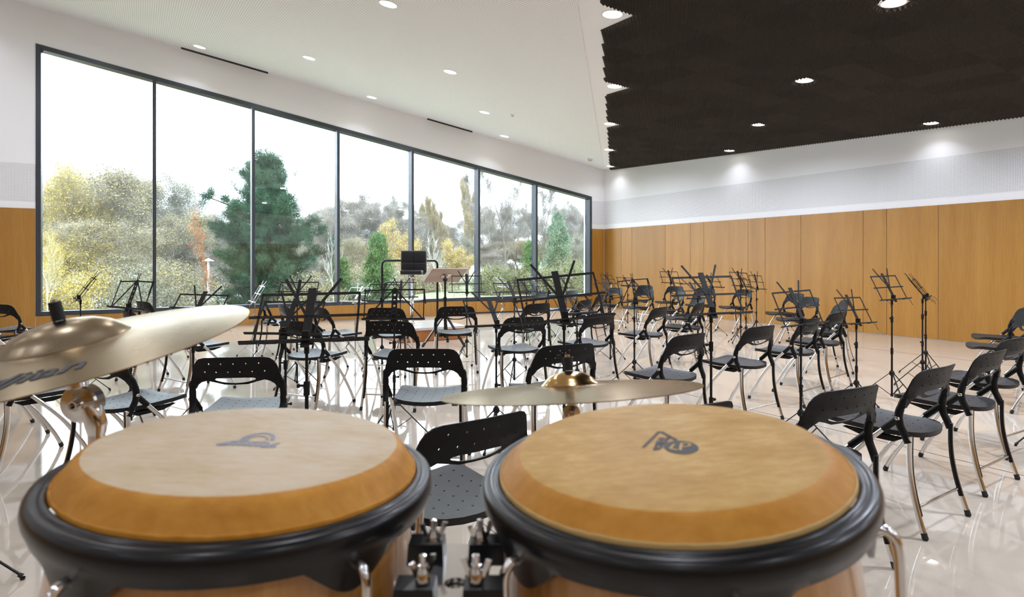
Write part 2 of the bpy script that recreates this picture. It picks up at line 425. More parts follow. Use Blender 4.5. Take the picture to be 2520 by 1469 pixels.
# ------------------------------------------------------------------ downlights (checkered lattice)
LU = [.35, 2.0, 3.75, 5.33, 7.11, 8.87, 10.47, 12.25, 14.0, 15.75, 17.5]
LV = [.70, 2.58, 4.68, 6.66, 8.70, 10.65, 12.6, 14.6, 16.6]
ring_b = MB(); ring_b.lathe([(.118,0),(.119,-.003),(.113,-.006),(.104,-.004),(.104,.0)], 32)
ring_me = ring_b.mesh('trim_ring'); ring_me.materials.append(M['trim_white'])
dif_b = MB(); dif_b.lathe([(.0001,-.003),(.104,-.003),(.104,.02)], 32); dif_me = dif_b.mesh('diffuser'); dif_me.materials.append(M['lamp'])
ld = bpy.data.lights.new('downlight_lamp', 'AREA'); ld.shape = 'DISK'; ld.size = .2; ld.energy = LAMP_W; ld.color = LAMP_COL; ld.spread = math.radians(165)
ld_w = ld.copy(); ld_w.name = 'timber_side_lamp'; ld_w.energy = LAMP_W*.12; ld_w.spread = math.radians(120)
ld_g = ld.copy(); ld_g.name = 'window_side_lamp'; ld_g.energy = LAMP_W*.15; ld_g.spread = math.radians(105)
ld_b = ld.copy(); ld_b.name = 'bright_lamp'; ld_b.energy = LAMP_W*1.8
ld_n = ld.copy(); ld_n.name = 'dimmed_lamp'; ld_n.energy = LAMP_W*.44
NAME_L = {(0,0):'round downlight in the dark foam nearest the far corner, half hidden in its notch',(1,1):'round downlight in the second foam notch from the far corner',(2,2):'round downlight in the third foam notch from the far corner',
 (3,3):'round downlight in the fourth foam notch, left of the black foam',(4,4):'large bright round downlight in the nearest foam notch at top',(0,2):'small round downlight in the black foam close to the timber wall',
 (0,4):'round downlight in the black foam above the right end of the timber wall',(1,3):'round downlight in the middle of the black foam, second row',(2,4):'big round downlight with lit foam points around it in mid black foam',(3,5):'round downlight in the black foam cut by the top edge of the picture',
 (2,0):'farthest downlight in the white ceiling over the window',(4,0):'downlight in the white ceiling by the window, between the two air slots',(6,0):'leftmost downlight in the white ceiling, left of the long air slot',(3,1):'downlight in the white ceiling, second from the far end of its row',
 (5,1):'downlight in the white ceiling just right of the long air slot',(4,2):'downlight in the middle of the white ceiling near the tiny detector',(5,3):'downlight in the white ceiling cut by the top of the picture',(1,5):'downlight in the black foam at the right edge of the picture'}
LIGHTS = []
for i, u in enumerate(LU):
    for j, v in enumerate(LV):
        if (i+j) % 2: continue
        onB = v > KF*u-.35
        z = (zB(u, v)-(0 if i == j else .014)) if onB else zA(u, v)
        p = W(u, v, z); LIGHTS.append((u, v, onB))
        lb = NAME_L.get((i, j), 'round ceiling downlight beyond the edges of the picture')
        t = thing('downlight', lb, 'ceiling light', p, 0, 'recessed ceiling downlights')
        nrm = Vector((0,0,1)) if False else None
        # tilt with its ceiling plane
        g = (zB if onB else zA); du = (g(u+1, v)-g(u, v)); dv = (g(u, v+1)-g(u, v))
        nv = (W(u+1,v,g(u+1,v))-W(u,v,g(u,v))).cross(W(u,v+1,g(u,v+1))-W(u,v,g(u,v)))
        if nv.z < 0: nv = -nv
        t.rotation_euler = nv.to_track_quat('Z', 'Y').to_euler()
        link('trim_ring', ring_me, t); link('diffuser', dif_me, t)
        if onB and i != j:
            hb = MB(); hb.lathe([(.116,0),(.116,.012)], 24); obj('housing', hb, M['trim_white'], t)
        lo = link('lamp', ld_w if i == 0 else ld_g if j == 0 else ld_n if (p.y < 6 and p.x < 3) else ld_b if onB else ld, t); lo.location = (0,0,-.022)

# ------------------------------------------------------------------ acoustic foam on the right ceiling plane
foam = thing('acoustic_foam', 'black pyramid acoustic foam covering the right ceiling above the timber wall', 'acoustic foam', W(2.5, 8, zB(2.5, 8)))
P = .05; NT_ = 10; TS = P*NT_
def pyr(cells):
    b = MB(); tip = -.05; bs = -.012
    vs = []; fs = []
    for i, j in cells:
        k = len(vs); x, y = i*P, j*P
        vs += [(x,y,bs),(x+P,y,bs),(x+P,y+P,bs),(x,y+P,bs),(x+P/2,y+P/2,tip)]
        fs += [(k,k+1,k+4),(k+1,k+2,k+4),(k+2,k+3,k+4),(k+3,k,k+4)]
        vs += [(x,y,-.001),(x+P,y,-.001),(x+P,y+P,-.001),(x,y+P,-.001)]
        for a, c, di, dj in ((0,1,0,-1),(1,2,1,0),(2,3,0,1),(3,0,-1,0)):
            if (i+di, j+dj) not in cells: fs.append((k+a, k+5+a, k+5+c, k+c))
    b.add(vs, fs); me = b.mesh('foam_tile'); me.materials.append(M['foam']); return me
FULL = {(i, j) for i in range(NT_) for j in range(NT_)}
full_me = pyr(FULL)
diag = [(LU[k], LV[k]) for k in range(5)]
lamps_on_B = [(u, v) for u, v, bb in LIGHTS if bb]
def keep(u, v):
    if v < 1.163*u+.27: return False
    for lu, lv in diag:
        if u > lu-.19 and v < lv+.17 and v > lv-1.0 and u < lu+1.0: return False
    for lu, lv in lamps_on_B:
        if (u-lu)**2+(v-lv)**2 < .135**2: return False
    return True
MF = Matrix(((-D1.x,-D2.x,0,0),(-D1.y,-D2.y,0,0),(.052,-.045,1,0),(0,0,0,1)))
MF.translation = W(0, 0, zB(0, 0)-.0005); MFP = Matrix.Translation(-foam.location) @ MF
stuff = []
nvis = 0
for iu in range(0, 24):
    for iv in range(0, 32):
        u0, v0 = .02+iu*TS, .02+iv*TS
        cells = {(i, j) for i in range(NT_) for j in range(NT_) if keep(u0+(i+.5)*P, v0+(j+.5)*P)}
        if not cells: continue
        p = W(u0, v0, zB(u0, v0)-.0005); c = W(u0+.25, v0+.25, zB(u0+.25, v0+.25))
        px = 1260+1508*c.x/max(c.y, .1); py = 646-1508*(c.z-EYE)/max(c.y, .1)
        vis = c.y > .5 and px < 2640 and py > -130
        if vis and nvis < 295:
            me = full_me if len(cells) == NT_*NT_ else pyr(cells)
            o = link('foam_tile', me, foam); nvis += 1
            o.matrix_parent_inverse = MFP; o.location = (u0, v0, 0)
        else: stuff.append(((u0, v0, 0), cells))
b = MB()
for p, cells in stuff:
    if len(cells) < 100: continue
    me = full_me; mm = MF @ Matrix.Translation(p)
    b.add([mm @ v.co for v in me.vertices], [tuple(q.vertices) for q in me.polygons])
if b.v:
    o = obj('foam_rest', b, M['foam'], foam, 'stuff'); o.matrix_parent_inverse = Matrix.Translation(-foam.location)

# small ceiling and wall fittings
def on_plane(u, v, g): return W(u, v, g(u, v))
t = thing('smoke_detector', 'small cream smoke detector on the white ceiling near the far corner', 'detector', on_plane(1.35, 1.05, zA))
b = MB(); b.lathe([(.0001,-.075),(.045,-.072),(.06,-.05),(.062,-.03)], 20); obj('sensor_head', b, M['cream'], t)
b = MB(); b.lathe([(.05,-.03),(.075,-.028),(.078,.02)], 20); obj('detector_base', b, M['trim_white'], t)
t = thing('smoke_detector', 'tiny grey detector on the middle of the white ceiling', 'detector', on_plane(5.0, 3.15, zA))
b = MB(); b.lathe([(.0001,-.05),(.022,-.048),(.026,-.03)], 14); obj('sensor_head', b, M['cream'], t)
b = MB(); b.lathe([(.022,-.03),(.034,-.028),(.035,.02)], 14); obj('detector_base', b, M['trim_white'], t)
def socket(v, z, w_, h_, lb):
    t = thing('wall_socket', lb, 'socket', W(.016, v, z-h_/2), math.atan2(D2.y, D2.x))
    b = MB(); b.box((0,.006,h_/2), (w_,.012,h_)); b2 = MB()
    obj('cover_plate', b, M['socket'], t)
    for k in (-1, 1):
        b2 = MB(); b2.lathe([(.0001,0),(.018,0),(.02,.004)], 14, Matrix.Translation((0,.012,h_/2+k*h_*.22)) @ Matrix.Rotation(-PI/2, 4, 'X')); obj('outlet', b2, M['dark'], t)
socket(5.98, .64, .10, .16, 'white double wall socket low on the timber wall behind the chairs')
socket(.30, .62, .09, .12, 'small wall socket on the timber by the far corner')

# ------------------------------------------------------------------ perforated folding chair
def interp(tab, z):
    for (a, va), (b_, vb) in zip(tab[:-1], tab[1:]):
        if z <= b_: t = max(0, (z-a)/(b_-a)); t = t*t*(3-2*t); return va+(vb-va)*t
    return tab[-1][1]
BP = [(.44,-.190),(.48,-.175),(.545,-.140),(.60,-.150),(.66,-.178),(.72,-.20),(.80,-.222)]
def back_warp(x, z):
    k = min(1, max(0, (z-.60)/.08)); y = interp(BP, z)
    return Vector((x, y+k*(.042*(x/.22)**2-.030), z))
def mirror(half): return half+[(-x, z) for x, z in reversed(half) if abs(x) > 1e-6]
inner = [(.226,.60),(.212,.612),(.200,.632),(.178,.648),(.150,.655),(.112,.646),(.06,.630),(0,.623)]
outer = [(0,.790),(.08,.7895),(.155,.786),(.183,.779),(.203,.762),(.215,.738),(.227,.70),(.237,.66),(.245,.625),(.247,.60)]
ol = outer+inner[:-1]+[(0,.628)]+[(-x, z) for x, z in reversed(inner[:-1])]+[(-x, z) for x, z in reversed(outer[1:])]
slot = [(-.098,.669),(-.05,.671),(0,.6715),(.05,.671),(.098,.669),(.107,.663),(.102,.657),(.07,.647),(.035,.641),(0,.639),(-.035,.641),(-.07,.647),(-.102,.657),(-.107,.663)]
bh = [slot]+[ngon(-.155+.062*k, .706, .0045) for k in range(6)]+[ngon(-.13+.0645*k, .752, .0045) for k in range(5)]
bmb = plate(ol, bh, .0075, .022, back_warp, (0,-1,0), lambda x, z: 1+2.2*max(0, min(1, (.69-z)/.07))*(1 if abs(x) > .17 else 0))
def smooth_path(p, k=3):
    out = []
    P_ = [Vector(q) for q in p]; P_ = [P_[0]*2-P_[1]]+P_+[P_[-1]*2-P_[-2]]
    for i in range(1, len(P_)-2):
        a, b_, c, d = P_[i-1:i+3]
        for t in range(k):
            t /= k; out.append(.5*((2*b_)+(c-a)*t+(2*a-5*b_+4*c-d)*t*t+(3*b_-a-3*c+d)*t**3))
    return out+[P_[-2]]
for s_ in (-1, 1):
    pth = smooth_path([(s_*.236,-.170,.650),(s_*.238,-.154,.605),(s_*.240,-.144,.560),(s_*.239,-.149,.515),(s_*.235,-.170,.470),(s_*.233,-.184,.435)], 3)
    bmb.tube(pth, [.0125]+[.0165]*3+[.0185]*5+[.0175]*(len(pth)-9), 10)
back_me = bmb.mesh('backrest'); back_me.materials.append(M['black_plastic'])
so = []
for x, y in ((.0,.262),(.09,.260),(.150,.252),(.188,.232),(.203,.20),(.204,.12),(.200,.0),(.200,-.08),(.192,-.125),(.165,-.165),(.12,-.192),(.06,-.206),(.0,-.210)): so.append((x, y))
so = so+[(-x, y) for x, y in reversed(so[1:-1])]
def seat_warp(x, y):
    z = .452+.020*(x/.2)**2+(.016*(y/.26)**2 if y > 0 else .010*(y/.2)**2)
    if y > .2: z -= .010*((y-.2)/.06)**2
    return Vector((x, y, z))
sh = [ngon(-.15+.06*i, -.13+.062*j, .0046) for i in range(6) for j in range(6) if not (abs(i-2.5) > 2 and j == 0)]
seat_me = plate(so, sh, .024, .035, seat_warp).mesh('seat'); seat_me.materials.append(M['seat_plastic'])
ub = MB()
for sx in (-1, 1):
    x0, x1 = sx*.16, sx*.195
    if x0 > x1: x0, x1 = x1, x0
    ub.hexa([(x0,-.10,.415),(x1,-.10,.415),(x1,.06,.415),(x0,.06,.415),(x0,-.14,.438),(x1,-.14,.438),(x1,.15,.438),(x0,.15,.438)])
ub.bar((-.17,-.02,.425), (.17,-.02,.425), .03, .014)
under_me = ub.mesh('seat_rib'); under_me.materials.append(M['black_plastic'])
CH_PARTS = []
front_path = lambda s: [(s*.229,-.075,.482),(s*.230,.01,.398),(s*.232,.095,.300),(s*.235,.170,.185),(s*.238,.225,.090),(s*.241,.258,.018)]
rear_path = lambda s: [(s*.231,-.188,.465),(s*.232,-.187,.38),(s*.234,-.192,.29),(s*.237,-.209,.19),(s*.240,-.232,.10),(s*.243,-.258,.018)]
def tube_me(name, path, r, mt, n=8, sm=3):
    b = MB(); b.tube(smooth_path(path, sm), r, n); me = b.mesh(name); me.materials.append(mt); return me
def foot_me(path):
    b = MB(); e = Vector(path[-1]); d = (Vector(path[-1])-Vector(path[-2])).normalized()
    b.tube([e-d*.014, e+d*.004], .0142, 8); b.lathe([(.0001,.0),(.011,.001),(.0145,.007),(.0145,.014),(.010,.02)], 10, Matrix.Translation((e.x, e.y+.002*(1 if e.y > 0 else -1), 0)))
    me = b.mesh('foot_cap'); me.materials.append(M['rubber']); return me
def make_chair():
    t = thing('folding_chair', 'x', 'chair')
    link('seat', seat_me, t); link('backrest', back_me, t); link('seat_rib', under_me, t)
    for s in (-1, 1):
        l = link('front_leg', tube_me('front_leg', front_path(s), .0125, M['chrome_leg']), t)
        link('foot_cap', foot_me(front_path(s)), l)
        link('sleeve', tube_me('sleeve', [(s*.236,-.144,.548),(s*.229,-.07,.477)], .0165, M['black_plastic'], 10, 1), l)
        l = link('rear_leg', tube_me('rear_leg', rear_path(s), .0128, M['chrome_leg']), t)
        link('foot_cap', foot_me(rear_path(s)), l)
        gp = [(x-s*.010, y-.003, z) for x, y, z in rear_path(s)[:-1]]
        link('leg_guard', tube_me('leg_guard', gp, .0105, M['black_plastic'], 6), l)
        b = MB(); b.lathe([(.0001,.006),(.0085,.005),(.0115,.0),(.0115,-.03)], 12, Matrix.Translation((s*.257,-.144,.548)) @ Matrix.Rotation(s*PI/2, 4, 'Y')); obj('pivot_bolt', b, M['chrome_leg'], t)
    b = MB(); b.tube([(-.238,-.222,.135),(.238,-.222,.135)], .0075, 8); obj('crossbar', b, M['chrome_leg'], t)
    return t
chair0 = make_chair(); chair_tree = get_tree(chair0); chair_used = [False]
ORCH = 'black perforated folding chairs of the orchestra'
def chair(x, y, yaw, label):
    if not chair_used[0]: r = chair0; chair_used[0] = True
    else: r = copy_tree(chair0, chair_tree)
    r.location = (x, y, 0); r.rotation_euler = (0, 0, -math.radians(yaw)); r['label'] = label; r['group'] = ORCH
for a in (
 (-.24,2.21,-38,'black chair seen between the two drums, nearest chair in the middle'),
 (-1.54,3.55,-8,'black chair behind the far edge of the left drum, its seat catching window light'),
 (-.53,3.88,0,'black chair facing straight away just left of the small cymbal tip'),
 (.25,4.05,-27,'black chair right behind the bell of the small cymbal'),
 (1.14,4.58,-39,'black chair behind the right end of the small cymbal'),
 (1.89,5.14,-36,'black chair standing clear, right of the tall stand above the right drum'),
 (-.69,7.38,-11,'black chair directly in front of the conductor stand tripod'),
 (-1.41,7.17,7,'farther of two black chairs in line before the podium, left of the conductor desk'),
 (-1.05,5.61,8,'black chair in front of the podium, behind the music stand with round holes'),
 (-1.8,5.58,25,'black chair behind the big centre-left music stand, turned to the right'),
 (-2.07,7.23,49,'black chair turned right in front of the timber sill, left of the podium'),
 (-2.60,7.55,53,'black chair mostly hidden by two music stands below the third window mullion from the left'),
 (-3.33,8.74,59,'black chair near the window below the tip of the big cymbal'),
 (-2.3,3.7,22,'black chair with sunlit grey seat below the big cymbal, beside the chrome cymbal tilter'),
 (-3.13,3.98,34,'black chair at the left edge under the big cymbal, only legs and seat front visible'),
 (-3.88,4.62,41,'black chair whose feet show at the left edge behind the nearest left chair'),
 (-5.30,5.95,14,'black chair at the left edge, lowest of the seats above the big cymbal'),
 (-5.90,6.86,11,'black chair at the left edge, middle seat of three above the big cymbal'),
 (-6.28,7.73,8,'black chair at the far left in front of the timber panel left of the window'),
 (-3.21,6.25,33,'black chair right of the big cymbal, seat pointing right'),
 (-4.77,8.30,36,'black chair back under the window beside the second mullion, farther of the pair'),
 (-3.98,6.74,42,'black chair back under the window just above the big cymbal, nearer of the pair'),
 (.77,6.39,-39,'black chair right of the tall leaning music stand in the middle, seat lit grey'),
 (1.54,7.19,-51,'black chair in the middle right facing left, behind the stand with the fork clip'),
 (2.22,7.95,-57,'small dark chair seen sideways just behind the big right-hand music stand'),
 (3.21,6.47,-41,'dark chair nearest to the stand with the twisted desk, right of centre'),
 (2.62,5.82,-41,'dark chair half covered by a music stand desk, right of the chair standing clear'),
 (1.29,2.72,-27,'dark chair against the far right edge of the right drum'),
 (1.99,3.22,-34,'dark chair with curved steel legs, second in the right front row'),
 (2.68,3.75,-34,'dark chair with curved steel legs, third in the right front row'),
 (3.34,4.38,-30,'dark chair cut by the right edge, last in the right front row'),
 (.56,2.42,-26,'dark chair hidden behind the right drum except for one corner of its back'),
 (.03,5.98,-25,'black chair under the long sloping ledge of the tall leaning music stand'),
 (.19,7.85,-40,'black chair behind the tall leaning music stand, one row beyond'),
 (.84,8.59,-57,'black chair in profile just left of the timber corner, facing left'),
 (1.22,9.86,-65,'small black chair edge-on in front of the right end of the window'),
 (2.83,13.62,-128,'far chair by the timber corner, rear one of two facing the window'),
 (2.37,11.56,-125,'far chair by the timber corner, front one of two facing the window'),
 (3.34,13.04,-126,'chair facing the window against the timber wall, under the small distant stand'),
 (2.74,10.71,-95,'chair turned left with its back end-on, before the one under the small distant stand'),
 (3.73,12.18,-132,'chair against the timber wall partly behind the big right-hand music stand desk'),
 (2.62,9.24,-98,'chair low behind the big right-hand music stand, its back catching blue light'),
 (4.2,11.53,-110,'chair against the timber wall below the cluster of three thin stands'),
 (4.5,10.12,-101,'left chair of the two by the white double socket on the timber wall'),
 (4.2,9.02,-96,'right chair of the two by the white double socket on the timber wall'),
 (4.31,8.37,-75,'farther of two blue-lit chair backs beside the stand with the twisted desk'),
 (3.75,7.41,-81,'nearer of two blue-lit chair backs beside the stand with the twisted desk'),
 (5.48,6.84,-70,'chair at the right edge by the timber wall, highest back there'),
 (4.85,6.08,-68,'second chair at the right edge by the timber wall, just below the highest'),
 (4.62,5.42,-72,'chair at the right edge whose seat front shows lowest of the three seats'),
 (1.91,12.24,-121,'far chair in front of the timber corner, right beside the window frame'),
 (.35,10.79,-114,'small far chair under the last but one pane of the window'),
 (.9,11.03,-113,'small far chair under the rightmost pane of the window')): chair(*a)

# ------------------------------------------------------------------ folding music stands
def lerp(a, b, t): return Vector(a)*(1-t)+Vector(b)*t
def mesh_of(name, b, mt): me = b.mesh(name); me.materials.append(mt); return me
def stand_parts(mt):
    d = {}
    def bx(name, segs, wd, th):
        b = MB()
        for a, c in segs: b.bar((a[0],0,a[1]), (c[0],0,c[1]), wd, th, (0,1,0))
        d[name] = mesh_of(name, b, mt)
    # desk plane: x right, z up along the desk, -y towards the player
    b = MB(); b.box((0,0,.125), (.034,.005,.30)); d['A_plate'] = mesh_of('centre_plate', b, mt)
    b = MB(); b.box((0,-.008,-.002), (.50,.017,.0025)); b.box((0,-.016,.001), (.50,.0025,.006)); b.box((0,.0,.002), (.48,.003,.007))
    for s in (-1, 1): b.box((s*.13,-.012,-.006), (.045,.014,.005))
    d['A_ledge'] = mesh_of('ledge', b, mt)
    bx('A_top', [((-.20,.245),(.20,.245))], .012, .004); bx('A_mid', [((-.235,.128),(.235,.128))], .011, .004)
    for s, k in ((-1,'l'), (1,'r')):
        bx('A_side_'+k, [((s*.196,.0),(s*.198,.248))], .009, .004)
        b = MB(); q = [(s*.008,.126),(s*.115,.325)]
        b.bar((q[0][0],-.004,q[0][1]), (q[1][0],-.004,q[1][1]), .012, .0035, (0,1,0)); d['A_arm_'+k] = mesh_of('page_arm', b, mt)
    b = MB(); b.box((0,.016,.02), (.026,.030,.045)); b.tube([(0,.03,.0),(0,.03,-.05)], .0105, 8); b.tube([(-.022,.03,-.01),(.027,.03,-.01)], .006, 6); d['bracket'] = mesh_of('tilt_bracket', b, mt)
    # wire page clips hanging under the ledge
    b = MB()
    for s in (-1, 1): b.tube([(s*.17,-.02,-.01),(s*.175,-.03,-.03),(s*.165,-.035,-.055),(s*.18,-.03,-.08)], .0018, 4)
    d['clip'] = mesh_of('page_clip', b, mt)
    # second kind: perforated centre plate, V braces, fork clip
    ho = [ngon(0, .065+.042*k, .0095, 10) for k in range(4)]
    d['B_plate'] = plate([(-.022,-.03),(.022,-.03),(.022,.05),(.020,.22),(.012,.245),(-.012,.245),(-.020,.22),(-.022,.05)], ho, .005, None, lambda x, y: Vector((x, 0, y)), (0,1,0)).mesh('centre_plate'); d['B_plate'].materials.append(mt)
    bx('B_top', [((-.23,.222),(0,.232)),((0,.232),(.23,.232))], .011, .005)
    b = MB(); b.box((0,-.014,-.002), (.47,.028,.004)); b.box((0,-.028,.003), (.47,.003,.010)); d['B_ledge'] = mesh_of('ledge', b, mt)
    for s, k in ((-1,'l'), (1,'r')):
        bx('B_brace_'+k, [((s*.015,.225),(s*.215,.006))], .010, .004); bx('B_side_'+k, [((s*.222,.0),(s*.222,.236))], .008, .004)
    b = MB(); b.tube([(.222,-.006,.236),(.236,-.012,.12)], .005, 6); d['B_hang'] = mesh_of('loose_arm', b, mt)
    b = MB()
    for s in (-1, 1): b.tube([(0,0,.24),(s*.012,0,.262),(s*.008,0,.28),(s*.014,0,.30)], .0028, 5)
    d['B_fork'] = mesh_of('fork_clip', b, mt)
    # tripod
    for k in range(3):
        g = PI/2+.35+2*PI*k/3; c_, s_ = math.cos(g), math.sin(g)
        b = MB(); b.bar((.018*c_,.018*s_,.25), (.268*c_,.268*s_,.016), .0095, .006); d['leg%d' % k] = mesh_of('tripod_leg', b, mt)
        b = MB(); b.bar((.014*c_,.014*s_,.045), (.140*c_,.140*s_,.135), .007, .005); d['brace%d' % k] = mesh_of('brace', b, mt)
        b = MB(); e = Vector((.27*c_,.27*s_,.012)); q = Vector((c_,s_,-.6)).normalized(); b.tube([e-q*.016+Vector((0,0,.004)), e+Vector((0,0,.002))], [.0085,.0105], 7); b.lathe([(.0001,0),(.008,.001),(.010,.010)], 8, Matrix.Translation((e.x, e.y, 0))); d['foot%d' % k] = mesh_of('foot', b, M['rubber'])
    b = MB(); b.lathe([(.0125,.225),(.024,.238),(.024,.258),(.0125,.275)], 10); b.lathe([(.0001,.028),(.013,.03),(.013,.055),(.0001,.06)], 10); d['hub'] = mesh_of('hub', b, mt)
    b = MB(); b.tube([(0,0,-.028),(0,0,.028)], .0125, 8); b.tube([(0,0,.012),(.030,0,.012)], .005, 6); b.tube([(.026,0,.012),(.038,0,.012)], .009, 6); d['clutch'] = mesh_of('clutch', b, mt)
    return d
SP = {'black': stand_parts(M['stand_black']), 'steel': stand_parts(M['stand_steel'])}
STG = 'folding music stands of the orchestra'
def music_stand(x, y, yaw, h, label, kind='A', tilt=40, colour='black', roll=0, twist=0, spin=0):
    d = SP[colour]; mt = M['stand_black'] if colour == 'black' else M['stand_steel']
    t = thing('music_stand', label, 'music stand', (x, y, 0), -math.radians(yaw), STG)
    sp = math.radians(spin)
    zt = h-.03; zc1 = min(.50, zt*.5); zc2 = max(zc1+.18, zt-.16)
    b = MB(); b.tube([(0,.03,.04),(0,.03,zc1+.02)], .0092, 8); b.tube([(0,.03,zc1),(0,.03,zc2+.02)], .0076, 8); b.tube([(0,.03,zc2),(0,.03,zt)], .0060, 8)
    p = obj('pole', b, mt, t)
    for z, g in ((zc1, .4+spin*.03), (zc2, 3.3+spin*.05)):
        c = link('clutch', d['clutch'], p); c.location = (0,.03,z); c.rotation_euler = (0,0,g)
    hb = link('hub', d['hub'], t); hb.location = (0,.03,0)
    for k in range(3):
        l = link('tripod_leg', d['leg%d' % k], t); l.location = (0,.03,0); l.rotation_euler = (0,0,sp)
        link('brace', d['brace%d' % k], l); link('foot', d['foot%d' % k], l)
    pre = kind+'_'
    dk = link('centre_plate', d[pre+'plate'], t); dk.location = (0,0,h); dk.rotation_euler = (-math.radians(tilt), math.radians(-roll), math.radians(twist))
    link('ledge', d[pre+'ledge'], dk); link('top_bar', d[pre+'top'], dk)
    for k in 'lr': link('side_bar', d[pre+'side_'+k], dk)
    br = link('tilt_bracket', d['bracket'], t); br.location = (0,0,h)
    if kind == 'A':
        link('middle_bar', d['A_mid'], dk)
        for k in 'lr': link('page_arm', d['A_arm_'+k], dk)
        link('page_clip', d['clip'], dk)
    else:
        for k in 'lr': link('diagonal_brace', d['B_brace_'+k], dk)
        link('fork_clip', d['B_fork'], dk); link('loose_arm', d['B_hang'], dk)
    return t
for a in (
 (-.82,2.43,-8,.985,'big black music stand left of centre, its tripod hidden by the left drum','A',42,'black',1),
 (-1.40,3.75,6,.86,'black music stand directly behind the big one left of centre','A',40),
 (-2.26,6.42,-4,.885,'black music stand in front of the pine, left of the podium','A',34),
 (-2.17,8.40,29,.76,'silver music stand by the window sill left of the podium rail','A',40,'steel'),
 (-1.62,7.58,10,.82,'left black stand of two overlapping in front of the podium rail','A',35),
 (-1.54,8.44,-4,.82,'right black stand of two overlapping in front of the podium rail','A',35),
 (-.89,4.61,-3,.87,'black music stand with round holes in its centre plate and a fork clip, centre left','B',16),
 (-.60,8.16,-7,.90,'thin upright black music stand right of the conductor desk','A',28),
 (-.10,4.34,-24,.85,'brownish black music stand with low desk, left of the tall leaning one','A',45),
 (.26,2.97,-10,1.02,'tall black music stand leaning right in the centre, largest desk against the window','A',31,'black',5),
 (1.17,3.55,-14,1.0,'big black music stand above the right drum, before the timber wall','A',30,'black',1),
 (2.03,4.25,-28,.87,'black music stand whose desk covers two chairs, right of centre','A',24,'black',2),
 (3.02,5.32,-31,.77,'low black music stand with twisted open desk near the timber wall','A',27,'black',-1),
 (3.62,5.79,-28,.95,'black music stand standing free at right before the timber wall','A',27,'black',1),
 (4.35,6.44,-60,.92,'left of two edge-on black music stands at the right','A',36),
 (4.85,7.13,-52,.90,'right of two edge-on black music stands at the right','A',36),
 (3.11,11.95,-131,.90,'small distant music stand by itself before the timber wall','A',25),
 (1.31,6.45,-35,.89,'black V-braced music stand with fork clip near the timber corner','B',12,'black',2),
 (2.44,12.81,-126,.80,'far thin music stand with fork clip behind the nearer fork-clip stand','B',36),
 (1.31,8.01,-45,.83,'black music stand left of the nearer fork-clip stand by the window frame','A',36,'black',2),
 (2.23,13.89,-122,.82,'faint far music stand in the timber corner','A',36),
 (3.76,10.01,-112,.91,'leftmost of the three thin stands clustered at the timber wall','A',23,'black',2),
 (3.80,9.87,-50,.82,'middle one of the three thin stands clustered at the timber wall, facing away','A',25),
 (4.38,10.91,-100,.83,'rightmost of the three thin stands clustered at the timber wall, bluish','A',15),
 (2.45,8.0,-30,.83,'music stand behind the big one right of centre, nearer of the two there','A',40),
 (3.57,10.91,-125,.86,'music stand behind the big one right of centre, farther of the two there','A',36),
 (.04,6.60,-29,.88,'black music stand just left of the tall leaning one, before the hedge','A',38),
 (-.19,13.79,-125,.75,'faint silver stand far away below the fifth pane','A',36,'steel'),
 (.26,9.89,-50,.82,'thin far stand left of the last mullion, overlapped by the tall leaning stand','A',36),
 (.55,11.76,-80,.77,'silver edge-on stand by the last mullion','A',36,'steel'),
 (.61,9.88,-46,.81,'thin far black stand right of the last mullion','A',36),
 (1.15,12.79,-125,.77,'far bluish stand in front of the rightmost pane','A',36),
 (.65,5.91,-40,.80,'low black stand with fork clip hidden behind the ledge of the tall leaning stand','B',40),
 (-4.24,5.97,50,.94,'thin edge-on music stand at the left in front of the birch trunk','A',34,'black',-2),
 (-3.08,4.90,28,.93,'black music stand with V braces and fork clip before the left panes','B',20,'black',-1),
 (-2.33,4.44,10,.86,'black music stand whose lower half is hidden by the tip of the big cymbal','A',36,'black',-1),
 (-3.56,8.41,58,.76,'silver music stand folded edge-on beside the third mullion','A',30,'steel'),
 (-2.29,2.42,90,.70,'music stand beyond the left edge, one rubber foot showing at lower left','A',40),
 (3.86,4.28,-60,.72,'music stand beyond the right edge, only one rubber foot showing','A',40)): music_stand(*a)

# ------------------------------------------------------------------ podium with rail, stool, conductor desk
PC = Vector((-1.80, 9.85, 0)); PANG = math.atan2(D1.y, D1.x); PW, PD, PH = 1.2, 1.22, .225
pod = thing('podium', 'low wooden conductor podium with a black tubular back rail', 'podium', PC, PANG)
b = MB(); b.box((PW/2,PD/2,PH-.02), (PW,PD,.04)); obj('top_board', b, M['podium_top'], pod)
b = MB(); b.box((PW/2,.03,(PH-.04)/2+.004), (PW-.02,.02,PH-.04-.008)); obj('front_board', b, M['podium_side'], pod)
b = MB(); b.box((PW/2,PD-.03,(PH-.04)/2+.004), (PW-.02,.02,PH-.04-.008)); obj('back_board', b, M['podium_side'], pod)
for x in (.02, PW-.02):
    b = MB(); b.box((x,PD/2,(PH-.04)/2+.004), (.02,PD-.08,PH-.04-.008)); obj('side_board', b, M['podium_side'], pod)
b = MB(); b.box((PW/2,.08,.002), (PW-.1,.04,.004)); b.box((PW/2,PD-.08,.002), (PW-.1,.04,.004)); obj('skid', b, M['rubber'], pod)
def arc(cx_, cz, r, a0, a1, n=6): return [(cx_+r*math.cos(a0+(a1-a0)*k/n), cz+r*math.sin(a0+(a1-a0)*k/n)) for k in range(n+1)]
x0, x1, zt = .10, PW-.03, 1.335
pts = [(x0,PH-.02)]+arc(x0+.08, zt-.08, .08, PI, PI/2)+arc(x1-.08, zt-.08, .08, PI/2, 0)+[(x1,PH-.02)]
b = MB(); b.tube([(x, PD-.07, z) for x, z in pts], .021, 10); obj('back_rail', b, M['rim'], pod)
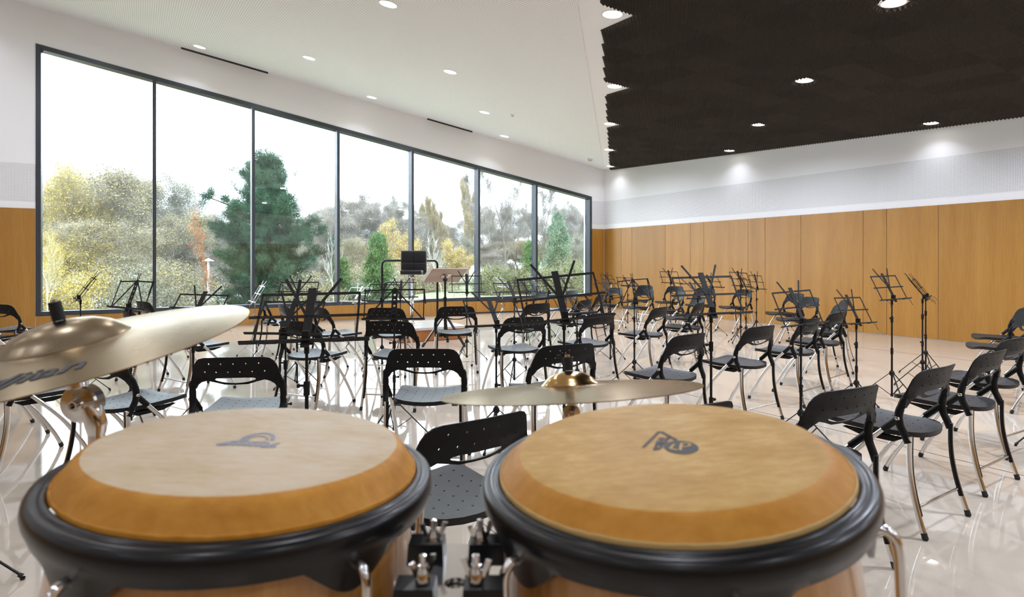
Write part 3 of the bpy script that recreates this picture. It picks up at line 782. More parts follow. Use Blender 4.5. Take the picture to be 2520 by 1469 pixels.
sc = PC+D1*.47+D2*.66
st = thing('bar_stool', 'conductor stool with black quilted back on a chrome column, on the podium', 'stool', (sc.x, sc.y, PH), 0)
b = MB(); b.lathe([(.0001,0),(.185,0),(.19,.006),(.17,.012),(.06,.024),(.034,.06),(.030,.10)], 32); obj('base', b, M['chrome'], st)
b = MB(); b.lathe([(.030,.08),(.030,.45),(.020,.46),(.020,.80),(.05,.815),(.05,.83)], 20); obj('column', b, M['chrome'], st)
b = MB(); b.tube([(.17*math.cos(a)*1.0, .10-.26*abs(math.sin(a))+0, .43) for a in [PI*k/12 for k in range(13)]], .010, 8); b.bar((0,0,.43), (0,-.15,.43), .03, .012); obj('footrest', b, M['chrome'], st)
def cushion(w_, d_, h_, n=8):
    bm = bmesh.new(); bmesh.ops.create_cube(bm, size=1); bmesh.ops.scale(bm, vec=(w_, d_, h_), verts=bm.verts)
    bmesh.ops.bevel(bm, geom=bm.edges[:], offset=min(w_, d_, h_)*.32, segments=3, affect='EDGES', profile=.6)
    me = bpy.data.meshes.new('cushion'); bm.to_mesh(me); bm.free()
    for q in me.polygons: q.use_smooth = True
    return me
zs = .83
me = cushion(.37, .32, .08); me.materials.append(M['leather']); o = link('seat', me, st, (0,.02,zs+.075))
bk = link('backrest', None, st, (0,.19,zs+.03)); 
bp = cushion(.45, .07, .42); bp.materials.append(M['leather']); bpo = link('back_shell', bp, bk, (0,0,.215))
for i in (0, 1):
    for j in (0, 1):
        me = cushion(.21, .035, .185); me.materials.append(M['leather']); link('quilted_pad', me, bk, (-.108+.216*i,-.03,.12+.20*j))
# conductor desk: wooden tray on a heavy tripod, tilted towards the stool
dx = Vector((-1.05, 9.62, 0)); fw = D2
cd_ = thing('conductor_desk', 'wooden conductor music desk with raised side lips on a heavy black tripod', 'music stand', dx, math.atan2(D1.y, D1.x))
b = MB(); b.tube([(0,0,.12),(0,0,.74)], .022, 10); b.tube([(0,0,.72),(0,0,1.03)], .017, 10); pl = obj('pole', b, M['rim'], cd_)
b = MB(); b.tube([(0,0,.70),(0,0,.76)], .028, 10); b.tube([(-.06,0,.73),(0,0,.73)], .012, 8); obj('clutch', b, M['rim'], pl)
b = MB(); b.tube([(0,0,.42),(0,0,.49)], .034, 10); obj('hub', b, M['rim'], cd_)
for k in range(3):
    g = -PI/2+.5+2*PI*k/3; c_, s_ = math.cos(g), math.sin(g)
    b = MB(); b.bar((.03*c_,.03*s_,.46), (.36*c_,.36*s_,.03), .036, .022); l = obj('tripod_leg', b, M['rim'], cd_)
    b = MB(); b.bar((.015*c_,.015*s_,.14), (.19*c_,.19*s_,.25), .014, .008); obj('brace', b, M['rim'], l)
    b = MB(); b.tube([(.34*c_,.34*s_,.058),(.372*c_,.372*s_,.016)], .022, 8); b.lathe([(.0001,0),(.018,.002),(.022,.018)], 10, Matrix.Translation((.37*c_,.37*s_,0))); obj('foot', b, M['rubber'], l)
tr_ = Matrix.Translation((.02,.02,1.10)) @ Matrix.Rotation(math.radians(-32), 4, 'X')
b = MB(); b.box((0,0,0), (.60,.40,.014)); tray = obj('tray_board', b, M['desk_wood'], cd_); tray.matrix_basis = tr_
for s in (-1, 1):
    b = MB(); b.hexa([(s*.30-.006,-.20,-.007),(s*.30+.006,-.20,-.007),(s*.30+.006,.20,-.007),(s*.30-.006,.20,-.007),(s*.30-.006,-.195,.085),(s*.30+.006,-.195,.085),(s*.30+.006,.20,.06),(s*.30-.006,.20,.06)]); obj('side_lip', b, M['desk_wood'], tray)
b = MB(); b.box((0,.20,.02), (.60,.014,.055)); obj('front_lip', b, M['desk_wood'], tray)
b = MB(); b.box((0,0,-.012), (.15,.11,.010)); b.box((0,0,-.02), (.05,.05,.012)); obj('mount_plate', b, M['chrome'], tray)
b = MB(); b.tube([(0,0,1.0),(0,-.005,1.05),(.015,.02,1.085)], .016, 8); b.tube([(-.03,0,1.03),(.03,0,1.03)], .022, 10); obj('tilt_joint', b, M['rim'], cd_)

# ------------------------------------------------------------------ congas
def frame_from(c, n, up=(0,1,0)):
    n = Vector(n).normalized(); y = Vector(up); y = (y-n*y.dot(n)).normalized(); x = y.cross(n)
    return Matrix(((x.x,y.x,n.x,c[0]),(x.y,y.y,n.y,c[1]),(x.z,y.z,n.z,c[2]),(0,0,0,1)))
CONGA_H = .76
def conga(label, c, ta, tb, lug0, head_mat, hc, rs, zb0, collar_mat, n_lug, hz0):
    n = Vector((math.tan(ta), math.tan(tb), 1)).normalized()
    A = frame_from(Vector(c)-n*CONGA_H, n)
    t = thing('conga_drum', label, 'drum', group='pair of congas'); t.matrix_world = A
    H = CONGA_H
    pr = [(.100,-.76),(.104,-.758),(.125,-.62),(.148,-.45),(.163,-.30),(.1635,-.22),(.160,-.14),(.153,-.07),(.149,-.035)]
    b = MB(); b.lathe([(.085,-.76+H),(.100,-.76+H)]+[(r, z+H) for r, z in pr], 64); obj('shell', b, M['shell'], t)
    b = MB(); b.lathe([(.1047,-.75+H),(.108,-.745+H),(.1095,-.715+H),(.106,-.71+H)], 48); obj('bottom_band', b, M['chrome'], t)
    # head: crown and collar
    b = MB(); b.lathe([(.0005,H),(.05,H),(.10,H),(.130,H-.0002),(.1355,H-.0008)], 72); hd = obj('drum_head', b, head_mat, t)
    b = MB(); b.lathe([(.1355,H-.0008),(.1395,H-.0024),(.1430,H-.0055),(.1462,H-.0055-(hc-.0055)*.30),(.1500,H-.0055-(hc-.0055)*.62),(.1532,H-.0055-(hc-.0055)*.88),(.1552,H-hc-.001)], 72); obj('head_collar', b, collar_mat, hd)
    vs = []; NE = 144; rr = random.Random(3)   # rough pale skin edge just inside the rim
    for k in range(NE):
        g = 2*PI*k/NE; q = .0012+.0016*rr.random()
        for r, z in ((.1535, -hc+.0012), (.1544, -hc+.0006+q*.7), (.1554, -hc+.0002+q*.4), (.1558, -hc-.002)): vs.append((r*math.cos(g), r*math.sin(g), z+H))
    b = MB(); b.add(vs, [(k*4+i, ((k+1) % NE)*4+i, ((k+1) % NE)*4+i+1, k*4+i+1) for k in range(NE) for i in range(3)]); obj('rough_skin_edge', b, M['skin_edge'] if collar_mat is M['skin_side_r'] else collar_mat, hd)
    # comfort rim with scalloped skirt
    NA = 180; lugs = [math.radians(lug0)+2*PI*k/n_lug for k in range(n_lug)]
    top = [(.1560,-.036),(.1545,-.0290),(.1555,-.0262),(.1580,-.0252),(.1600,-.0262),(.1612,-.0275),(.1630,-.0265),(.1662,-.0262),(.1695,-.0283),(.1718,-.0325),(.1724,-.0380),(.1712,-.0435),(.1690,-.0480)]
    top = [(r+.0008, z+rs) for r, z in top]
    vs = []; rows = len(top)+4
    for k in range(NA):
        g = 2*PI*k/NA; d = min(abs((g-l+PI) % (2*PI)-PI) for l in lugs)
        q = max(0, 1-d/math.radians(21)); q = q*q*(3-2*q); zb = zb0-.032*q; rb = .1660-.002*q
        col = [(r, z) for r, z in top]+[(.1676, min(-.050+rs, zb0*.8)-.004), (rb, zb), (rb-.004, zb-.001), (.1560, -.048+rs)]
        vs += [Vector((r*math.cos(g), r*math.sin(g), z+H)) for r, z in col]
    fs = [(k*rows+i, ((k+1) % NA)*rows+i, ((k+1) % NA)*rows+i+1, k*rows+i+1) for k in range(NA) for i in range(rows-1)]
    b = MB(); b.add(vs, fs, True); rim = obj('tuning_rim', b, M['rim'], t)
    for l in lugs:
        ca, sa = math.cos(l), math.sin(l)
        P_ = lambda r, z: Vector((r*ca, r*sa, H+z))
        b = MB(); b.tube(smooth_path([P_(.158,hz0-.004),P_(.168,hz0),P_(.176,hz0-.003),P_(.1805,hz0-.014),P_(.181,hz0-.045),P_(.180,-.20),P_(.178,-.34)], 4), .0042, 10); obj('tuning_hook', b, M['chrome'], t)
        b = MB(); Q = Matrix.Translation(P_(.172,-.335)) @ Matrix.Rotation(l, 4, 'Z')
        b.box((-.003,0,-.02), (.020,.05,.03), Q.to_3x3().to_4x4()); bb = MB(); bb.hexa([Q @ Vector(q) for q in ((-.012,-.028,-.05),(.014,-.010,-.05),(.014,.010,-.05),(-.012,.028,-.05),(-.012,-.022,.02),(.014,-.012,.012),(.014,.012,.012),(-.012,.022,.02))])
        lp = obj('side_lug', bb, M['chrome'], t)
        b = MB(); b.lathe([(.0001,-.064),(.0075,-.062),(.0075,-.05)], 6, Matrix.Translation(P_(.178,-.335))); obj('nut', b, M['chrome'], lp)
    return t, A
cl_c = (-.2477,.5852,1.1292); cr_c = (.1423,.5684,1.1314)
cong_l, AL = conga('left conga with pale worn skin and faded blue print', cl_c, math.radians(3.55), math.radians(.2), -39, M['skin_l'], .0228, .0012, -.0475, M['skin_side'], 5, -.057)
cong_r, AR = conga('right conga with mottled ochre skin and dark round logo', cr_c, math.radians(-4.4), math.radians(-2.5), -149, M['skin_r'], .0160, .0080, -.042, M['skin_side_r'], 6, -.052)
def flat_mark(name, shapes, mt, parent, z, order=0):
    b = MB()
    for poly in shapes:
        v = [Vector((x, y, z)) for x, y in poly]; b.add(v, [tuple(range(len(v)))])
    return obj(name, b, mt, parent)
def ell(cx_, cy_, a, c, n=28, rot=0):
    o = []
    for k in range(n):
        g = 2*PI*k/n; x, y = a*math.cos(g), c*math.sin(g); o.append((cx_+x*math.cos(rot)-y*math.sin(rot), cy_+x*math.sin(rot)+y*math.cos(rot)))
    return o
def stroke(a, c, w_):
    a = Vector(a); c = Vector(c); t = (c-a).normalized(); q = Vector((-t.y, t.x))*w_/2
    return [tuple(a-q), tuple(c-q), tuple(c+q), tuple(a+q)]
def arcs(cx_, cy_, a, c, g0, g1, w_, n=10):
    o = []
    for k in range(n):
        p = [(cx_+a*math.cos(g), cy_+c*math.sin(g)) for g in (g0+(g1-g0)*k/n, g0+(g1-g0)*(k+1.1)/n)]
        o.append(stroke(p[0], p[1], w_))
    return o
head_r = [c for c in kids(cong_r) if c.name.startswith('drum_head')][0]
head_l = [c for c in kids(cong_l) if c.name.startswith('drum_head')][0]
zh = CONGA_H+.0004
# right head: disc with the letters LP, slanted lettering bars beside it
flat_mark('round_logo', [ell(.0115,-.011,.0150,.0175)], M['ink'], head_r, zh)
lp = [stroke((.0075,-.003),(.0010,-.013),.0026), stroke((.0010,-.013),(.0060,-.018),.0026), stroke((.0150,-.001),(.0085,-.019),.0026)]+arcs(.0158,-.0065,.0052,.0048,-PI*.75,PI*.6,.0022,8)
flat_mark('logo_letters', lp, M['skin_r'], head_r, zh+.0003)
bars = [stroke((-.0215,-.004),(.0030,.036),.0030), stroke((.0046,.035),(.0125,.008),.0036), stroke((-.012,-.010),(-.004,.010),.0030), stroke((-.006,-.008),(.001,.018),.0034), stroke((-.001,.002),(.009,.020),.0030), stroke((-.014,-.012),(-.007,-.010),.004), stroke((-.003,.016),(.0075,.014),.0022), stroke((-.009,.002),(-.001,.000),.003)]
flat_mark('logo_lettering', bars, M['ink'], head_r, zh)
# left head: faded dome shaped print over a line of worn lettering
ls = arcs(.0015,.002,.0145,.026,.05*PI,.95*PI,.0036,14)+arcs(.0015,.002,.010,.016,.08*PI,.92*PI,.0026,12)
ls += [stroke((-.027,-.016),(-.006,.006),.0042), stroke((-.024,-.019),(-.014,-.012),.0030), stroke((.016,-.014),(.026,.000),.0036), stroke((.014,-.015),(.027,-.012),.0050)]
ls += [stroke((-.018+.0055*k,-.016),(-.016+.0055*k,-.003+.002*(k % 3)),.0028) for k in range(7)]+[stroke((-.016,-.014),(.018,-.011),.0026), stroke((-.012,-.003),(.016,-.001),.0024)]
flat_mark('faded_print', ls, M['ink_blue'], head_l, zh)
# central double stand: slotted plate, clamps, wing nuts, post and three legs
sx, sy = -.047, .505
cs = thing('conga_stand', 'chrome conga stand bracket with wing nuts between the two drums', 'drum stand', (sx, sy, 0), 0)
PZ = 1.047
b = plate([(-.036,-.075),(.036,-.075),(.030,-.03),(.028,.0),(.032,.03),(.036,.043),(.0,.047),(-.036,.043),(-.032,.03),(-.028,.0),(-.030,-.03)], [ngon(.002,-.021,.0085,20)], .004); 
for i, q in enumerate(b.v): b.v[i] = (q[0], q[1], q[2]+PZ)
obj('bracket_plate', b, M['chrome'], cs)
for s in (-1, 1):
    for yy, rz_ in ((.018,.1), (-.045,-.5)):
        xa, xb = sorted((s*.010, s*.041)); q0 = .004 if yy > 0 else 0
        b = MB(); b.hexa([(xa,yy-.012,PZ),(xb,yy-.012,PZ),(xb,yy+.012,PZ),(xa,yy+.012,PZ),(xa+.001,yy-.011,PZ+.013+q0),(xb-.001,yy-.011,PZ+.013+q0),(xb-.001,yy+.011,PZ+.013+q0),(xa+.001,yy+.011,PZ+.013+q0)])
        cb = obj('clamp_block', b, M['rim'], cs)
        b = MB(); T = Matrix.Translation((s*.020, yy, PZ+.014)) @ Matrix.Rotation(rz_*s+.3, 4, 'Z') @ Matrix.Scale(.78, 4)
        b.lathe([(.0001,.026),(.0035,.025),(.0035,.0)], 8, T); b.lathe([(.0075,0),(.0072,.010),(.0045,.013),(.0045,.016),(.0001,.017)], 12, T)
        for w_ in (-1, 1):
            b.hexa([T @ Vector(q) for q in ((w_*.004,-.0018,.004),(w_*.009,-.0018,.006),(w_*.009,.0018,.006),(w_*.004,.0018,.004),(w_*.010,-.0014,.022),(w_*.0155,-.0014,.021),(w_*.0155,.0014,.021),(w_*.010,.0014,.022))])
        obj('wing_nut', b, M['chrome'], cb)
b = MB(); b.tube([(0,-.02,PZ-.005),(0,-.02,.30)], .017, 12); obj('post', b, M['chrome'], cs)
for k in range(3):
    g = PI/2+2*PI*k/3; b = MB(); b.tube([(.01*math.cos(g),-.02+.01*math.sin(g),.34),(.20*math.cos(g),-.02+.20*math.sin(g),.18),(.34*math.cos(g),-.02+.34*math.sin(g),.015)], .012, 8); l = obj('leg', b, M['chrome'], cs)
    b = MB(); b.lathe([(.0001,0),(.016,.001),(.017,.03),(.012,.035)], 10, Matrix.Translation((.34*math.cos(g),-.02+.34*math.sin(g),0))); obj('foot', b, M['rubber'], l)

# ------------------------------------------------------------------ cymbals on their stands
def cymbal(label, c, ta, tb, R, bell_r, bell_h, bow):
    n = Vector((math.tan(ta), math.tan(tb), 1)).normalized(); A = frame_from(c, n)
    t = thing('cymbal', label, 'cymbal'); t.matrix_world = A
    pr = [(bell_r*.98, bow), (bell_r*1.05, bow-.001)]+[(bell_r*1.05+(R-bell_r*1.05)*k/8, (bow-.001)*(1-(k/8)**1.25)) for k in range(1, 9)]
    b = MB(); b.lathe(pr+[(R,-.0012)]+[(r, z-.0013) for r, z in reversed(pr[:-1])], 160); obj('bow', b, M['bronze'], t)
    bp = [(.007, bow+bell_h), (bell_r*.25, bow+bell_h*.97), (bell_r*.5, bow+bell_h*.84), (bell_r*.72, bow+bell_h*.58), (bell_r*.86, bow+bell_h*.30), (bell_r*.94, bow+bell_h*.10), (bell_r, bow)]
    b = MB(); b.lathe(bp+[(r-.0005, z-.0013) for r, z in reversed(bp)], 96); obj('bell', b, M['bell'] if R < .21 else M['bronze'], t)
    return t, A, n
LC = Vector((-.5954,.8212,1.1815)); RC = Vector((.0918,.9709,1.0977))
cyl, AC, nL = cymbal('large tilted bronze cymbal with black script lettering at the left', LC, math.radians(-8.75), math.radians(-9), .2286, .078, .028, .014)
cyr, AD, nR = cymbal('smaller nearly level bronze cymbal in the centre', RC, math.radians(-3.46), math.radians(7.47), .2032, .046, .020, .010)
tc = bpy.data.curves.new('lettering', 'FONT'); tc.body = 'Zildjian'; tc.size = .052; tc.shear = .42; tc.offset = .0012
to = bpy.data.objects.new('lettering', tc); COL.objects.link(to)
bpy.context.view_layer.update(); dg = bpy.context.evaluated_depsgraph_get()
tm = bpy.data.meshes.new_from_object(to.evaluated_get(dg)); COL.objects.unlink(to); bpy.data.objects.remove(to)
bm = bmesh.new(); bm.from_mesh(tm); bmesh.ops.subdivide_edges(bm, edges=[e for e in bm.edges if e.calc_length() > .006], cuts=1); bm.to_mesh(tm); bm.free()
xs = [v.co.x for v in tm.vertices]; x_end = max(xs)
for v in tm.vertices:
    r = .180-v.co.y*.95; th = math.radians(42)-(x_end-v.co.x)/.165
    zz = .013*(1-max(0, (r-.082)/(.2286-.082))**1.25)+.0007
    v.co = Vector((r*math.sin(th), -r*math.cos(th), zz))
tm.name = 'script_lettering'; tm.materials.append(M['ink']); link('script_lettering', tm, cyl)
def cymbal_stand(label, c, n, apex, knob, base, r_tube, sleeve_h, ks=1.0):
    t = thing('cymbal_stand', label, 'cymbal stand', (base.x, base.y, 0), 0, 'cymbal stands')
    L = lambda p: Vector(p)-Vector((base.x, base.y, 0))
    b = MB(); b.tube([L(c+n*(apex+.001)), L(c+n*(apex+sleeve_h))], .0078, 14); sl = obj('black_sleeve', b, M['rubber'], t)
    b = MB(); b.tube([L(c+n*(apex+sleeve_h-.002)), L(c+n*(apex+sleeve_h+.004))], .004, 10); obj('rod_tip', b, M['chrome'], sl)
    b = MB(); b.tube([L(c-n*.004), L(c-n*.020)], [.012*ks,.015*ks], 14); b.tube([L(c+n*apex), L(knob)], .0045, 10); b.tube([L(c-n*.02), L(c-n*.05)], [.010*ks,.014*ks], 14); obj('tilter_rod', b, M['chrome'], t)
    k = L(knob)
    b = MB(); b.lathe([(.0001,.014),(.008,.014),(.010,.011),(.016,.010),(.0235,.009),(.0255,.006),(.0255,-.010),(.022,-.013),(.0001,-.013)], 28, Matrix.Translation(k) @ Matrix.Rotation(PI/2, 4, 'X') @ Matrix.Scale(ks, 4), False); tl = obj('tilter', b, M['chrome'], t)
    b = MB(); b.lathe([(.004,.019),(.0065,.019),(.0065,.013)], 16, Matrix.Translation(k) @ Matrix.Rotation(PI/2, 4, 'X') @ Matrix.Scale(ks, 4)); obj('tilter_screw', b, M['chrome'], tl)
    b = MB(); b.tube([k+Vector((.012,0,-.004)), Vector((0,0,k.z-.030)), Vector((0,0,k.z-.042))], [.013*ks,.014*ks,r_tube*1.05], 14); obj('tilter_body', b, M['chrome'], t)
    b = MB(); b.tube([(0,0,k.z-.035),(0,0,.62)], r_tube, 16); b.tube([(0,0,.64),(0,0,.10)], r_tube*1.25, 16); obj('tube', b, M['chrome'], t)
    for q in range(3):
        g = PI/2+2*PI*q/3; b = MB(); e = (.22*math.cos(g), .22*math.sin(g))
        b.bar((.012*math.cos(g),.012*math.sin(g),.40), (*e,.02), .020, .006); b.bar((.012*math.cos(g),.012*math.sin(g),.12), (e[0]*.55,e[1]*.55,.19), .016, .005); l = obj('tripod_leg', b, M['chrome'], t)
        b = MB(); b.lathe([(.0001,0),(.013,.001),(.014,.025),(.009,.03)], 10, Matrix.Translation((e[0], e[1], 0))); obj('foot', b, M['rubber'], l)
    return t
cymbal_stand('chrome cymbal stand with large round tilter under the tilted cymbal', LC, nL, .042, LC-nL*.074, Vector((-.564,.832,0)), .0105, .026)
cymbal_stand('chrome cymbal stand mostly hidden under the smaller cymbal', RC, nR, .030, RC-nR*.036, Vector((.096,.975,0)), .0080, .022, .55)

# ------------------------------------------------------------------ outdoors
def gz(x, y): 
    return -.10-.11*max(0, -3.5-x)*min(1, max(0, (y-12)/6))
def at(px, Y): return (px-1260)*Y/1508
def hgt(py, Y): return EYE+(646-py)*Y/1508
gx = np.linspace(-70, 60, 66); gy = np.linspace(0, 110, 56)
vs = [(x, y, gz(x, y)) for y in gy for x in gx]; nx = len(gx)
fs = []
for j in range(len(gy)-1):
    for i in range(nx-1):
        c = Vector((gx[i]+1, gy[j]+1, 0)); rel = c-CORNER
        if rel.dot(D2) < .9 and rel.dot(D1) < 1.6: continue
        fs.append((j*nx+i, j*nx+i+1, (j+1)*nx+i+1, (j+1)*nx+i))
b = MB(); b.add(vs, fs, True); ground = obj('ground', b, M['grass'], None, 'structure')
def branch_tree(seed, height, spread=.5, levels=5, kids_n=4, trunk_r=.16, first=.25, up=.35, min_r=.006):
    """returns (tube mesh data, tip positions)"""
    r = random.Random(seed); m = MB(); tips = []
    def grow(p, d, L, rad, lev):
        n = 4 if lev < 2 else 3
        pts = [p]; rads = [rad]; dd = d.copy()
        for k in range(n):
            dd = (dd+Vector((r.gauss(0,.13), r.gauss(0,.13), r.gauss(0,.08)+up*.10))).normalized()
            pts.append(pts[-1]+dd*L/n); rads.append(max(min_r, rad*(1-.75*(k+1)/n)))
        m.tube(pts, rads, 5 if lev < 1 else 3, False)
        if lev >= levels: tips.append(pts[-1]); tips.append(pts[-2]); return
        if lev >= levels-1: tips.append(pts[-1])
        nk = kids_n+(3 if lev == 0 else 0)+r.randint(-1, 1)
        for k in range(nk):
            f = (first if lev == 0 else .25)+(1-(first if lev == 0 else .25))*(k+r.random()*.8)/nk; f = min(f, .99)*n; i = int(f); i = min(i, n-1)
            q = pts[i].lerp(pts[i+1], f-i); base = (pts[i+1]-pts[i]).normalized()
            g = r.random()*2*PI; a = base.orthogonal().normalized(); side = a*math.cos(g)+base.cross(a)*math.sin(g)
            nd = (base*(1-spread*.8)+side*spread*(1.1 if lev else 1.3)+Vector((0,0,up))).normalized()
            grow(q, nd, L*(.62-.10*(f/n) if lev else .52-.15*(f/n))*r.uniform(.8,1.15), max(min_r, rads[i]*.55), lev+1)
    grow(Vector((0,0,0)), Vector((0,0,1)), height*.82, trunk_r, 0)
    return m, tips
def leaves(pts, per, size, jit, seed):
    g = np.random.default_rng(seed); P_ = np.repeat(np.array([tuple(p) for p in pts]), per, 0)
    P_ = P_+g.normal(0, jit, P_.shape); N = len(P_)
    a = g.normal(0, 1, (N,3)); a /= np.linalg.norm(a, axis=1)[:,None]; c = g.normal(0, 1, (N,3)); c -= a*(a*c).sum(1)[:,None]; c /= np.linalg.norm(c, axis=1)[:,None]
    s = size*g.uniform(.6, 1.3, (N,1)); V = np.stack([P_-a*s*.5, P_+c*s*.32, P_+a*s*.6, P_-c*s*.32], 1).reshape(-1, 3)
    return V, np.arange(4*N).reshape(-1, 4)
def np_mesh(name, V, F, mt):
    me = bpy.data.meshes.new(name); k = F.shape[1]
    me.vertices.add(len(V)); me.vertices.foreach_set('co', V.astype(np.float32).ravel())
    me.loops.add(F.size); me.loops.foreach_set('vertex_index', F.astype(np.int32).ravel())
    me.polygons.add(len(F)); me.polygons.foreach_set('loop_start', np.arange(0, F.size, k, dtype=np.int32))
    me.update(calc_edges=True); me.materials.append(mt); return me
def needles(tufts, per, L, wd, seed, upb=.5, jit=.085):
    g = np.random.default_rng(seed); C_ = np.repeat(np.array([tuple(p) for p in tufts]), per, 0)+0
    N = len(C_); C_ = C_+g.normal(0, jit, C_.shape)
    d = g.normal(0, 1, (N,3)); d[:,2] += upb; d /= np.linalg.norm(d, axis=1)[:,None]
    c = np.cross(d, g.normal(0, 1, (N,3))); c /= np.linalg.norm(c, axis=1)[:,None]
    l = L*g.uniform(.6,1.2,(N,1)); V = np.stack([C_-c*wd, C_+c*wd, C_+d*l], 1).reshape(-1, 3)
    return V, np.arange(3*N).reshape(-1, 3)
PROTO = {}
def proto_tree(key, seed, height, leafmat=None, per=0, size=.1, jit=.2, barkm='bark', drop=None, twigs=None, **k):
    m, tips = branch_tree(seed, height, **k)
    tr = m.mesh('branches'); tr.materials.append(M[barkm])
    tw = None
    if twigs: tw = np_mesh('twigs', *needles(tips, twigs[0], twigs[1], twigs[2], seed, twigs[3], twigs[4]), M['twig'])
    lf = None
    if leafmat:
        if drop: tips = [p for p in tips if drop(p)]
        V, F = leaves(tips, per, size, jit, seed); lf = np_mesh('foliage', V, F, M[leafmat])
    zz = [v[2] for v in m.v]; hh = float(np.percentile(V[:,2], 99.7)) if lf else 0
    PROTO[key] = (tr, lf, max(hh, max(zz)), tw)
proto_tree('bare1', 11, 10, None, levels=5, kids_n=4, spread=.40, up=.42, trunk_r=.15, first=.22, twigs=(3,.55,.006,.9,.10))
proto_tree('bare2', 23, 10, 'leaf_haze', 1, .09, .30, levels=5, kids_n=4, spread=.50, up=.30, trunk_r=.12, first=.10, twigs=(9,.75,.008,.8,.22))
proto_tree('thicket', 31, 10, 'leaf_haze', 3, .10, .30, levels=5, kids_n=4, spread=.52, up=.28, trunk_r=.11, first=.05, twigs=(7,.7,.008,.7,.20))
proto_tree('olive', 41, 10, 'leaf_olive', 6, .10, .28, levels=5, kids_n=4, spread=.58, up=.22, trunk_r=.13, first=.06, twigs=(4,.6,.007,.5,.2))
proto_tree('yellow', 47, 10, 'leaf_yellow', 6, .10, .26, levels=5, kids_n=4, spread=.55, up=.25, trunk_r=.13, first=.10, twigs=(3,.6,.007,.5,.2))
proto_tree('grey', 53, 10, 'leaf_grey', 6, .10, .28, levels=5, kids_n=4, spread=.55, up=.25, trunk_r=.12, first=.05, twigs=(4,.6,.007,.5,.2))
proto_tree('poplar', 59, 10, 'leaf_gold', 2, .08, .15, levels=4, kids_n=7, spread=.10, up=.9, trunk_r=.10, first=.10, twigs=(3,.5,.007,1.5,.1))
proto_tree('sapling', 61, 5, 'leaf_rust', 3, .09, .08, levels=3, kids_n=4, spread=.30, up=.40, trunk_r=.03, first=.40, min_r=.004)
proto_tree('birch', 67, 7, 'leaf_yellow', 4, .09, .18, barkm='bark_pale', levels=4, kids_n=4, spread=.38, up=.35, trunk_r=.085, first=.40)
proto_tree('young', 71, 6, None, barkm='bark_pale', levels=4, kids_n=3, spread=.35, up=.45, trunk_r=.045, first=.35, min_r=.004)
proto_tree('goldbush', 73, 5, 'leaf_gold', 3, .08, .20, levels=5, kids_n=4, spread=.55, up=.20, trunk_r=.05, first=.05, twigs=(4,.4,.005,.6,.15))
def tree(key, name, label, px, Y, top_py, rot=0, wide=1.0, group='trees beyond the window', dz=0):
    tr, lf, h, tw = PROTO[key]; x = at(px, Y); z0 = gz(x, Y)-.05
    s = (hgt(top_py, Y)-z0)/h
    t = thing(name, label, 'tree', (x, Y, z0), rot, group); t.scale = (s*wide, s*wide, s)
    link('branches', tr, t)
    if lf: o = link('foliage', lf, t); o['kind'] = 'stuff'
    if tw: o = link('twigs', tw, t); o['kind'] = 'stuff'
    return t
# big pine: trunk, limbs, needle tufts
def pine_mesh(seed, H):
    r = random.Random(seed); m = MB(); m.tube([(0,0,0),(.05,0,H*.35),(.02,.05,H*.7),(.0,.0,H*.97)], [.24,.19,.10,.03], 8, False)
    tufts = []
    prof = [(.02,1.7),(.08,2.0),(.20,2.1),(.30,1.75),(.38,2.35),(.48,2.2),(.56,1.8),(.62,1.75),(.68,1.9),(.73,1.2),(.80,1.0),(.88,.95),(.95,.6),(1.0,.25)]
    for k in range(74):
        f = .03+.95*(k/74)+r.uniform(-.015,.015); R = interp(prof, f)*r.uniform(.55,1.12); g = k*2.4+r.uniform(-.4,.4); R *= 1+.25*math.cos(g-PI)*(1 if .60 < f < .74 else -.6 if .36 < f < .52 else 0)
        e = Vector((R*math.cos(g), R*math.sin(g), H*f+.12*R+r.uniform(-.1,.25))); a = Vector((0,0,H*f-.10*R))
        mid = a.lerp(e, .55)+Vector((0,0,-.08)); m.tube([a, mid, e], [.045,.03,.012], 4, False)
        nt = 7+int(6.5*R)
        for q in range(nt):
            u = .22+.80*(q+r.random())/nt; p = (a.lerp(mid, u/.55) if u < .55 else mid.lerp(e, min(1.05, (u-.55)/.45)))
            tufts.append(p+Vector((r.gauss(0,.16), r.gauss(0,.16), r.gauss(.08,.13))))
    for q in range(26): tufts.append(Vector((r.gauss(0,.22), r.gauss(0,.22), H*(.90+.10*r.random()))))
    return m, tufts
YP = 24.0; xp = at(655, YP); zp = gz(xp, YP); HP = hgt(382, YP)-zp
m, tf = pine_mesh(5, HP)
pt = thing('pine_tree', 'big dark green pine standing alone behind the second and third panes', 'tree', (xp, YP, zp-.05), .6)
obj('trunk', m, M['bark_dark'], pt)
V, F = needles(tf, 150, .21, .0065, 5, .7, .085); o = link('needles', np_mesh('needles', V, F, M['pine']), pt); o['kind'] = 'stuff'
